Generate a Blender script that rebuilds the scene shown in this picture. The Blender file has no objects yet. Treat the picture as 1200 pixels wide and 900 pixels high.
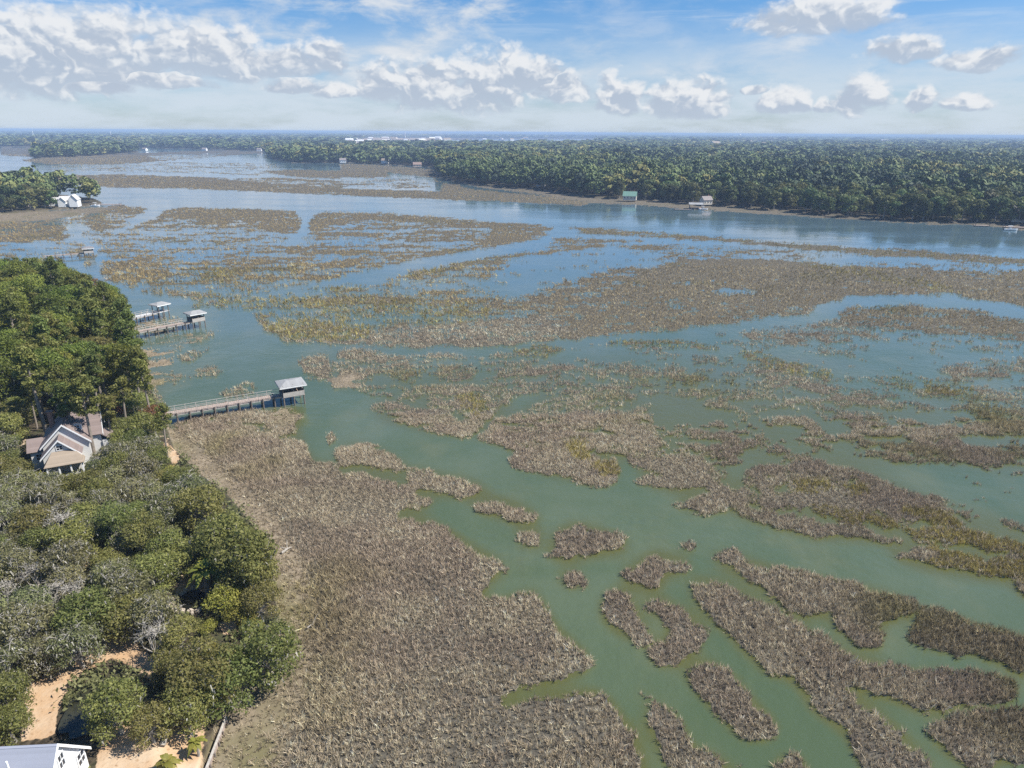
import bpy, bmesh, math, random
import numpy as np
from mathutils import Vector, Matrix
PI = math.pi
C = bpy.context.scene.collection
scene = bpy.context.scene
RNG = np.random.default_rng(11)
random.seed(5)

# ------------------------------------------------------------------ camera
CAM = np.array([0.0, 0.0, 50.0])
FPX = 800.0
PITCH = math.radians(20.25)
ROLL = math.radians(0.38)
Fw = np.array([0, math.cos(PITCH), -math.sin(PITCH)])
_r0 = np.array([1.0, 0, 0]); _u0 = np.array([0, math.sin(PITCH), math.cos(PITCH)])
Rt = math.cos(ROLL) * _r0 + math.sin(ROLL) * _u0
Up = -math.sin(ROLL) * _r0 + math.cos(ROLL) * _u0

def ray(u, v):
    return Fw + Rt * ((u - 600.0) / FPX) + Up * ((450.0 - v) / FPX)
def at(u, v, z=0.0):
    """point of the place at height z that the survey photo shows at (u, v)"""
    d = ray(u, v)
    t = (z - CAM[2]) / d[2]
    p = CAM + d * t
    return Vector((p[0], p[1], z))
def project(P):
    P = np.atleast_2d(P) - CAM
    zc = P @ Fw
    zc = np.where(zc < 0.1, 0.1, zc)
    return 600.0 + FPX * (P @ Rt) / zc, 450.0 - FPX * (P @ Up) / zc, zc

cam_d = bpy.data.cameras.new('camera'); cam = bpy.data.objects.new('camera', cam_d); C.objects.link(cam)
cam_d.sensor_width = 36.0; cam_d.sensor_fit = 'HORIZONTAL'; cam_d.lens = 36.0 * FPX / 1200.0
cam_d.clip_start = 0.5; cam_d.clip_end = 200000.0
M4 = Matrix.Identity(4)
for i in range(3):
    M4[i][0] = Rt[i]; M4[i][1] = Up[i]; M4[i][2] = -Fw[i]; M4[i][3] = CAM[i]
cam.matrix_world = M4
scene.camera = cam

# ------------------------------------------------------------------ tags
def tag(o, label=None, cat=None, group=None, kind=None):
    if label: o['label'] = label
    if cat: o['category'] = cat
    if group: o['group'] = group
    if kind: o['kind'] = kind
    return o
def empty(name, loc, rz=0.0):
    o = bpy.data.objects.new(name, None); C.objects.link(o)
    o.location = loc; o.rotation_euler = (0, 0, rz); o.empty_display_size = 0.5
    return o

# ------------------------------------------------------------------ materials
def new_mat(name):
    m = bpy.data.materials.new(name); m.use_nodes = True
    nt = m.node_tree; nt.nodes.clear()
    return m, nt
class N:
    """tiny node builder"""
    def __init__(s, nt): s.nt = nt
    def node(s, t, **kw):
        n = s.nt.nodes.new(t)
        for k, v in kw.items(): setattr(n, k, v)
        return n
    def put(s, sock, v):
        if v is None: return
        if hasattr(v, 'is_output') or isinstance(v, bpy.types.NodeSocket): s.nt.links.new(v, sock)
        else: sock.default_value = v
    def math(s, op, a, b=None, c=None, clamp=False):
        n = s.node('ShaderNodeMath', operation=op); n.use_clamp = clamp
        s.put(n.inputs[0], a); s.put(n.inputs[1], b); s.put(n.inputs[2], c)
        return n.outputs[0]
    def vmath(s, op, a, b=None):
        n = s.node('ShaderNodeVectorMath', operation=op)
        s.put(n.inputs[0], a); s.put(n.inputs[1], b)
        return n.outputs[0]
    def mix(s, f, a, b):
        n = s.node('ShaderNodeMix', data_type='RGBA')
        s.put(n.inputs[0], f); s.put(n.inputs[6], a); s.put(n.inputs[7], b)
        return n.outputs[2]
    def noise(s, vec, scale, detail=4.0, rough=0.55, dist=0.0):
        n = s.node('ShaderNodeTexNoise')
        s.put(n.inputs['Vector'], vec); n.inputs['Scale'].default_value = scale
        n.inputs['Detail'].default_value = detail; n.inputs['Roughness'].default_value = rough
        n.inputs['Distortion'].default_value = dist
        return n.outputs[0]
    def ss(s, x, lo, hi):
        n = s.node('ShaderNodeMapRange', interpolation_type='SMOOTHSTEP')
        s.put(n.inputs[0], x); s.put(n.inputs[1], lo); s.put(n.inputs[2], hi)
        n.inputs[3].default_value = 0; n.inputs[4].default_value = 1
        return n.outputs[0]
def c4(c): return (c[0], c[1], c[2], 1.0)

def solid(name, col, rough=0.7, var=0.15, scale=1.5, spec=0.3, bump=0.0, metal=0.0):
    m, nt = new_mat(name); k = N(nt)
    tc = k.node('ShaderNodeTexCoord')
    n = k.noise(tc.outputs['Object'], scale, 5.0)
    n2 = k.noise(tc.outputs['Object'], scale * 7, 3.0)
    f = k.math('ADD', k.math('MULTIPLY', n, 0.65), k.math('MULTIPLY', n2, 0.35))
    f = k.ss(f, 0.3, 0.7)
    lo = [x * (1 - var) for x in col]; hi = [min(0.9, x * (1 + var)) for x in col]
    b = k.node('ShaderNodeBsdfPrincipled')
    k.put(b.inputs['Base Color'], k.mix(f, c4(lo), c4(hi)))
    b.inputs['Roughness'].default_value = rough; b.inputs['Metallic'].default_value = metal
    b.inputs['Specular IOR Level'].default_value = spec
    if bump:
        bn = k.node('ShaderNodeBump'); bn.inputs['Strength'].default_value = bump
        k.put(bn.inputs['Height'], n2); k.put(b.inputs['Normal'], bn.outputs[0])
    o = k.node('ShaderNodeOutputMaterial'); k.put(o.inputs[0], b.outputs[0])
    return m

def boards(name, col, var=0.25, axis=0, pitch=0.2, rough=0.75):
    """weathered boards or shingle courses: tone changes from course to course along one local axis"""
    m, nt = new_mat(name); k = N(nt)
    tc = k.node('ShaderNodeTexCoord'); sp = k.node('ShaderNodeSeparateXYZ'); k.put(sp.inputs[0], tc.outputs['Object'])
    cell = k.math('FLOOR', k.math('DIVIDE', sp.outputs[axis], pitch))
    wn = k.node('ShaderNodeTexWhiteNoise', noise_dimensions='1D'); k.put(wn.inputs['W'], cell)
    n = k.noise(tc.outputs['Object'], 0.9, 5.0)
    f = k.math('ADD', k.math('MULTIPLY', wn.outputs[0], 0.5), k.math('MULTIPLY', n, 0.5))
    lo = [x * (1 - var) for x in col]; hi = [min(0.9, x * (1 + var)) for x in col]
    b = k.node('ShaderNodeBsdfPrincipled')
    k.put(b.inputs['Base Color'], k.mix(f, c4(lo), c4(hi)))
    b.inputs['Roughness'].default_value = rough; b.inputs['Specular IOR Level'].default_value = 0.25
    o = k.node('ShaderNodeOutputMaterial'); k.put(o.inputs[0], b.outputs[0])
    return m

def leafmat(name, a, b_, transl=0.25, hue=0.03, val=0.35):
    """leaves: tone differs from spray to spray and from tree to tree"""
    m, nt = new_mat(name); k = N(nt)
    g = k.node('ShaderNodeNewGeometry'); oi = k.node('ShaderNodeObjectInfo')
    col = k.mix(g.outputs['Random Per Island'], c4(a), c4(b_))
    hs = k.node('ShaderNodeHueSaturation')
    k.put(hs.inputs['Hue'], k.math('ADD', 0.5 - hue, k.math('MULTIPLY', oi.outputs['Random'], 2 * hue)))
    r2 = k.math('FRACT', k.math('MULTIPLY', oi.outputs['Random'], 17.31))
    k.put(hs.inputs['Value'], k.math('ADD', 1 - val, k.math('MULTIPLY', r2, 2 * val)))
    k.put(hs.inputs['Color'], col)
    p = k.node('ShaderNodeBsdfPrincipled'); k.put(p.inputs['Base Color'], hs.outputs[0])
    p.inputs['Roughness'].default_value = 0.6; p.inputs['Specular IOR Level'].default_value = 0.25
    t = k.node('ShaderNodeBsdfTranslucent'); k.put(t.inputs[0], hs.outputs[0])
    ms = k.node('ShaderNodeMixShader'); ms.inputs[0].default_value = transl
    k.put(ms.inputs[1], p.outputs[0]); k.put(ms.inputs[2], t.outputs[0])
    o = k.node('ShaderNodeOutputMaterial'); k.put(o.inputs[0], ms.outputs[0])
    return m

# ------------------------------------------------------------------ meshes
def mesh_np(name, verts, faces, mat, parent=None, col=None, smooth=False):
    """verts (n,3) and faces (m,k) arrays -> one linked mesh object"""
    me = bpy.data.meshes.new(name)
    verts = np.ascontiguousarray(verts, dtype=np.float32); faces = np.ascontiguousarray(faces, dtype=np.int32)
    m, k = faces.shape
    me.vertices.add(len(verts)); me.vertices.foreach_set('co', verts.ravel())
    me.loops.add(m * k); me.loops.foreach_set('vertex_index', faces.ravel())
    me.polygons.add(m)
    me.polygons.foreach_set('loop_start', np.arange(0, m * k, k, dtype=np.int32))
    me.polygons.foreach_set('loop_total', np.full(m, k, dtype=np.int32))
    if smooth: me.polygons.foreach_set('use_smooth', np.ones(m, dtype=bool))
    if col is not None:
        for an, arr in col.items():
            if arr.ndim == 1:
                a = me.attributes.new(an, 'FLOAT', 'POINT'); a.data.foreach_set('value', arr.astype(np.float32))
            else:
                a = me.attributes.new(an, 'BYTE_COLOR', 'POINT')
                cc = np.ones((len(verts), 4), np.float32); cc[:, :3] = arr
                a.data.foreach_set('color', cc.ravel())
    me.update(calc_edges=True)
    if mat: me.materials.append(mat)
    o = bpy.data.objects.new(name, me); C.objects.link(o)
    if parent: o.parent = parent
    return o

class MB:
    def __init__(s): s.v = []; s.f = []
    def poly(s, pts):
        b = len(s.v); s.v += [tuple(p) for p in pts]; s.f.append(tuple(range(b, b + len(pts)))); return s
    def box(s, c, d, rz=0.0, tilt=None):
        x, y, z = d[0] / 2, d[1] / 2, d[2] / 2
        b = len(s.v); R = Matrix.Rotation(rz, 3, 'Z')
        if tilt: R = R @ tilt
        for sx, sy, sz in ((-1,-1,-1),(1,-1,-1),(1,1,-1),(-1,1,-1),(-1,-1,1),(1,-1,1),(1,1,1),(-1,1,1)):
            p = R @ Vector((sx * x, sy * y, sz * z)); s.v.append((c[0] + p.x, c[1] + p.y, c[2] + p.z))
        for q in ((0,3,2,1),(4,5,6,7),(0,1,5,4),(1,2,6,5),(2,3,7,6),(3,0,4,7)): s.f.append(tuple(b + i for i in q))
        return s
    def slab(s, pts, t):
        """polygon with thickness t below it"""
        n = len(pts); b = len(s.v); P = [Vector(p) for p in pts]
        nr = (P[1] - P[0]).cross(P[2] - P[0]).normalized()
        if nr.z < 0: P.reverse(); nr = -nr
        s.v += [tuple(p) for p in P] + [tuple(p - nr * t) for p in P]
        s.f.append(tuple(range(b, b + n))); s.f.append(tuple(range(b + 2 * n - 1, b + n - 1, -1)))
        for i in range(n):
            j = (i + 1) % n; s.f.append((b + i, b + n + i, b + n + j, b + j))
        return s
    def tube(s, pts, rad, n=6):
        pts = [Vector(p) for p in pts]; b = len(s.v)
        for i, p in enumerate(pts):
            d = (pts[min(i + 1, len(pts) - 1)] - pts[max(i - 1, 0)]).normalized()
            a = d.orthogonal().normalized() if abs(d.z) > 0.9 else d.cross(Vector((0, 0, 1))).normalized()
            c = d.cross(a)
            for k in range(n):
                t = 2 * PI * k / n; q = p + (a * math.cos(t) + c * math.sin(t)) * rad[i]; s.v.append(tuple(q))
        for i in range(len(pts) - 1):
            for k in range(n):
                l = (k + 1) % n; s.f.append((b + i*n + k, b + i*n + l, b + (i+1)*n + l, b + (i+1)*n + k))
        s.f.append(tuple(b + k for k in range(n - 1, -1, -1)))
        e = b + (len(pts) - 1) * n; s.f.append(tuple(e + k for k in range(n)))
        return s
    def build(s, name, mat, parent=None, smooth=False):
        me = bpy.data.meshes.new(name); me.from_pydata(s.v, [], s.f); me.update()
        bm = bmesh.new(); bm.from_mesh(me); bmesh.ops.recalc_face_normals(bm, faces=bm.faces); bm.to_mesh(me); bm.free()
        if smooth: me.polygons.foreach_set('use_smooth', [True] * len(me.polygons))
        if mat: me.materials.append(mat)
        o = bpy.data.objects.new(name, me); C.objects.link(o)
        if parent: o.parent = parent
        return o

# ------------------------------------------------------------------ numpy noise
def _hash(ix, iy, seed):
    h = (ix.astype(np.int64) * 374761393 + iy.astype(np.int64) * 668265263 + seed * 974634777) & 0x7fffffff
    h = ((h ^ (h >> 13)) * 1274126177) & 0x7fffffff
    h = h ^ (h >> 16)
    return (h & 0xffff) / 65535.0
def vnoise(x, y, seed=0):
    ix = np.floor(x); iy = np.floor(y); fx = x - ix; fy = y - iy
    fx = fx * fx * (3 - 2 * fx); fy = fy * fy * (3 - 2 * fy)
    a = _hash(ix, iy, seed); b = _hash(ix + 1, iy, seed); c = _hash(ix, iy + 1, seed); d = _hash(ix + 1, iy + 1, seed)
    return (a * (1 - fx) + b * fx) * (1 - fy) + (c * (1 - fx) + d * fx) * fy
def fbm(x, y, seed=0, octv=4, gain=0.55):
    s = 0; a = 1; t = 0
    for o in range(octv):
        s = s + a * (vnoise(x * 2**o + 17.3 * o, y * 2**o - 9.1 * o, seed + o) * 2 - 1); t += a; a *= gain
    return s / t * 1.6
def sstep(x, a, b):
    t = np.clip((x - a) / (b - a), 0, 1); return t * t * (3 - 2 * t)
WATER_A = (.064, .090, .042); WATER_B = (.092, .116, .066); WATER_C = (.125, .128, .062); WATER_FAR_SKY = (.078, .125, .150)
SUN_AZ_DEG, SUN_EL_DEG, SUN_E = 97.0, 50.0, 4.8
SKY_K, SKY_S = (.72, .97, 1.10), .06
CLOUD_B = .58
HAZE, HAZE_C = 1.8e-4, (.45, .60, .86)
EXPO = 0.75
# ------------------------------------------------------------------ survey map of the marsh
# polygons are traced in survey coordinates and unprojected onto the ground plane when they are read
U0, V0, UW, VH = -260, 150, 1720, 1000
def fill(arr, pts, val):
    P = np.array(pts, float)
    x0, x1 = max(int(P[:, 0].min()) - 1, U0), min(int(P[:, 0].max()) + 2, U0 + UW)
    y0, y1 = max(int(P[:, 1].min()) - 1, V0), min(int(P[:, 1].max()) + 2, V0 + VH)
    if x1 <= x0 or y1 <= y0: return
    gx, gy = np.meshgrid(np.arange(x0, x1) + 0.5, np.arange(y0, y1) + 0.5)
    ins = np.zeros(gx.shape, bool); n = len(P)
    for i in range(n):
        xa, ya = P[i]; xb, yb = P[(i + 1) % n]
        if ya == yb: continue
        cr = ((ya > gy) != (yb > gy)) & (gx < (xb - xa) * (gy - ya) / (yb - ya) + xa)
        ins ^= cr
    s = arr[y0 - V0:y1 - V0, x0 - U0:x1 - U0]; s[ins] = val
def stroke(arr, pts, val, w0, w1=None):
    w1 = w0 if w1 is None else w1
    P = [np.array(p, float) for p in pts]; n = len(P)
    for i in range(n - 1):
        wa = w0 + (w1 - w0) * i / (n - 1); wb = w0 + (w1 - w0) * (i + 1) / (n - 1)
        d = P[i + 1] - P[i]; L = np.hypot(*d); e = np.array([-d[1], d[0]]) / L; a = d / L
        fill(arr, [P[i] + e * wa / 2 - a * wa * .3, P[i + 1] + e * wb / 2 + a * wb * .3, P[i + 1] - e * wb / 2 + a * wb * .3, P[i] - e * wa / 2 - a * wa * .3], val)

D = np.zeros((VH, UW), np.float32)      # share of the ground that marsh grass covers
K = np.zeros((VH, UW), np.uint8)        # which kind of grass (palette index)
def mz(d, k, pts):
    fill(D, pts, d)
    if k is not None: fill(K, pts, k)
# --- far marshes beyond the river
mz(.9, 3, [(0,172),(60,174),(100,176),(40,184),(0,182)])
mz(.95, 3, [(22,188),(60,183),(170,179),(250,176),(312,177),(305,180),(260,183),(190,189),(130,193),(60,193)])
mz(.5, 3, [(170,182),(260,180),(240,186),(190,188)])
mz(.95, 3, [(38,210),(70,206),(130,204),(200,206),(280,209),(330,208),(400,212),(402,229),(330,226),(270,223),(200,221),(133,220),(90,217)])
mz(.44, 3, [(110,200),(250,196),(330,200),(300,206),(200,203)])
mz(.5, 3, [(250,209),(300,210),(400,214),(398,219),(320,215)])
mz(.42, 3, [(60,194),(200,190),(330,192),(330,198),(200,198),(60,202)])
mz(.95, 3, [(303,201),(340,199),(400,200),(470,202),(452,208),(400,210),(350,208)])
mz(.95, 3, [(398,192),(440,193),(480,196),(512,199),(513,209),(485,206),(456,203),(440,206),(400,204)])
mz(.45, 3, [(400,208),(515,210),(515,222),(400,219)])
mz(.98, 3, [(398,221),(440,222),(515,224),(520,214),(560,220),(620,227),(690,238),(683,241),(640,239),(600,237),(540,235),(470,232),(398,229)])
mz(.0, 3, [(528,214),(560,217),(600,222),(640,227),(640,230),(600,226),(550,221)])
mz(1., 4, [(512,207),(540,213),(600,220),(640,223),(700,232),(760,234),(800,238),(843,241),(900,245),(960,251),(1050,258),(1200,264),(1460,280),(1460,289),(1200,270),(1150,266),(1050,262),(1000,258),(940,254),(860,249),(800,245),(740,240),(690,238),(630,228),(560,220)])
stroke(D, [(455,203),(475,208),(505,214),(516,221)], 0, 2.2, 3)
# --- around the left wooded point
mz(1., 4, [(-260,258),(0,249),(60,247),(110,243),(143,240),(150,242),(115,250),(60,258),(0,262),(-260,275)])
mz(.85, 3, [(-260,268),(0,262),(60,259),(110,252),(143,243),(172,243),(165,252),(140,262),(110,268),(95,262),(78,268),(85,278),(60,284),(20,287),(-260,300)])
mz(.55, 3, [(-260,290),(20,284),(70,280),(110,290),(112,302),(60,306),(0,310),(-260,330)])
# --- flooded marsh below the river
mz(.70, 3, [(88,275),(110,268),(143,262),(200,255),(350,262),(420,250),(530,256),(650,266),(645,280),(560,296),(470,310),(420,326),(330,340),(250,350),(170,345),(130,332),(100,312),(85,296)])
mz(.58, 3, [(160,268),(330,272),(470,290),(470,300),(380,310),(250,300),(150,285)])
mz(.97, 3, [(150,266),(180,257),(193,247),(210,243),(270,244),(345,247),(353,253),(351,273),(330,274),(300,266),(280,259),(240,263),(222,256),(195,259),(165,268)])
mz(.97, 3, [(362,274),(364,253),(380,248),(440,249),(530,255),(600,261),(645,265),(655,270),(645,279),(622,286),(560,292),(500,302),(455,308),(440,303),(500,296),(560,286),(575,276),(575,266),(500,262),(440,258),(395,262)])
mz(.72, 3, [(120,318),(165,305),(240,300),(330,308),(410,308),(400,322),(330,337),(250,348),(180,342),(140,332)])
mz(.95, 2, [(232,322),(250,312),(275,318),(268,332),(240,333)])
stroke(D, [(352,245),(358,256),(356,273),(340,285)], 0, 7, 9)
stroke(D, [(180,244),(186,247),(176,254),(155,264),(130,275)], 0, 4, 5)
stroke(D, [(88,262),(80,270),(92,280),(112,292),(118,306),(110,318)], 0, 6, 11)
# --- below the tidal creek
mz(.42, 3, [(660,276),(720,280),(800,288),(830,298),(760,308),(700,330),(640,350),(560,358),(480,350),(400,352),(430,332),(520,310),(600,294)])
mz(.22, 3, [(600,310),(720,284),(790,292),(700,318),(640,340),(590,350),(570,330)])
mz(.85, 2, [(468,322),(520,310),(600,298),(625,296),(610,303),(545,314),(480,328)])
mz(.85, 3, [(620,298),(660,286),(700,281),(760,281),(740,285),(680,292),(640,299)])
stroke(D, [(655,262),(652,270),(640,282),(590,294),(530,304),(470,314),(420,326),(370,340),(300,350),(240,356),(150,352)], 0, 9, 14)
mz(.95, 2, [(664,266),(720,268),(800,274),(890,281),(1000,289),(1083,294),(1200,304),(1460,326),(1460,340),(1200,312),(1130,308),(1060,302),(1000,298),(940,293),(870,286),(800,281),(720,277),(690,276)])
mz(.46, 3, [(700,282),(850,288),(960,297),(1060,305),(1110,309),(1200,314),(1460,338),(1460,352),(1200,322),(1000,311),(920,304),(830,300),(760,306)])
mz(1., 1, [(640,352),(700,336),(740,318),(790,306),(850,302),(920,306),(1000,311),(1100,316),(1200,320),(1460,345),(1460,388),(1200,362),(1120,352),(1060,350),(1000,348),(965,356),(930,370),(860,380),(800,388),(700,395),(620,402),(560,409),(480,409),(400,404),(340,402),(308,388),(300,374),(350,372),(440,378),(560,372)])
mz(.75, 1, [(560,358),(640,340),(700,318),(760,308),(740,330),(690,350),(600,372),(540,372)])
mz(.78, 2, [(300,374),(290,362),(330,350),(400,345),(480,350),(560,356),(600,368),(540,380),(460,380),(380,384)])
mz(.62, 2, [(215,360),(232,345),(330,340),(420,330),(430,345),(340,358),(300,366),(255,364)])
mz(1., 0, [(308,386),(330,378),(400,382),(480,384),(560,380),(640,370),(680,388),(620,402),(560,409),(480,409),(400,404),(340,402)])
fill(K, [(306,384),(330,372),(400,378),(440,385),(430,398),(400,402),(345,400)], 2)
mz(.1, 1, [(828,342),(850,339),(892,341),(880,344),(840,345)])
mz(.3, 1, [(780,332),(810,330),(806,334)])
fill(K, [(930,308),(1010,316),(1090,330),(1130,345),(1060,336),(980,322)], 2)
# --- open ground for the flats between creek and channel
mz(.40, 0, [(345,410),(480,415),(560,416),(700,402),(720,440),(690,460),(560,470),(440,465),(360,445)])
mz(.53, 0, [(690,405),(860,400),(1040,395),(1080,392),(1200,402),(1460,420),(1460,560),(1200,545),(1080,540),(960,535),(860,545),(760,540),(690,530)])
mz(.18, 0, [(1020,400),(1090,405),(1120,450),(1060,470),(960,455),(1000,430)])
mz(.52, 0, [(860,440),(1000,462),(1120,490),(1200,520),(1460,540),(1460,640),(1200,600),(1100,570),(980,540),(860,520)])
mz(.16, 0, [(1000,555),(1080,545),(1200,560),(1460,580),(1460,660),(1200,615),(1120,598),(1060,580)])
# marsh right of the winding creek
mz(1., 1, [(980,368),(1010,358),(1060,357),(1130,361),(1200,374),(1460,400),(1460,430),(1200,402),(1150,396),(1080,390),(1030,388),(1000,386)])
mz(.85, 0, [(862,388),(930,380),(990,375),(1045,388),(1000,402),(930,404),(880,400)])
mz(.9, 2, [(694,397),(760,398),(818,400),(852,411),(800,409),(720,406)])
mz(.7, 2, [(836,388),(856,383),(860,390),(840,392)])
mz(.9, 2, [(855,410),(890,412),(930,425),(980,436),(975,446),(930,440),(880,428)])
mz(.9, 0, [(880,430),(930,440),(932,452),(905,452),(885,444)])
mz(.85, 0, [(815,415),(860,420),(855,430),(815,428)])
mz(.7, 0, [(940,408),(1000,405),(1030,415),(1000,432),(950,425)])
# ribbons in the flooded flat
for r, w, d in (([(740,455),(800,459),(880,464),(985,472)], 11, .82), ([(790,468),(850,472)], 8, .75), ([(985,440),(1060,450),(1130,462)], 9, .72),
                ([(1030,470),(1110,486)], 11, .7), ([(855,482),(930,490),(950,500)], 10, .75), ([(1000,480),(1060,478)], 12, .75), ([(1000,500),(1060,512),(1085,524)], 13, .8),
                ([(960,465),(1010,470)], 9, .8), ([(1130,480),(1190,482)], 10, .8), ([(1060,505),(1140,515)], 7, .7), ([(1150,505),(1200,512)], 12, .7), ([(990,488),(1070,492)], 8, .7),
                ([(1140,420),(1200,426)], 14, .75), ([(700,428),(760,436)], 9, .7), ([(770,440),(860,452)], 8, .6), ([(1160,530),(1200,545)], 8, .6)):
    stroke(D, r, d, w); stroke(K, r, 0, w + 4)
fill(K, [(1040,440),(1140,455),(1140,470),(1040,455)], 2)
# winding creek
stroke(D, [(1470,410),(1200,370),(1165,359),(1120,353),(1060,351),(1005,353),(965,364)], 0, 16, 11)
stroke(D, [(965,364),(930,375),(890,381),(830,386),(780,393),(700,398),(640,404)], 0, 13, 8)
stroke(D, [(640,404),(560,411),(480,412),(400,409),(340,408)], 0, 7, 10)
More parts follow.
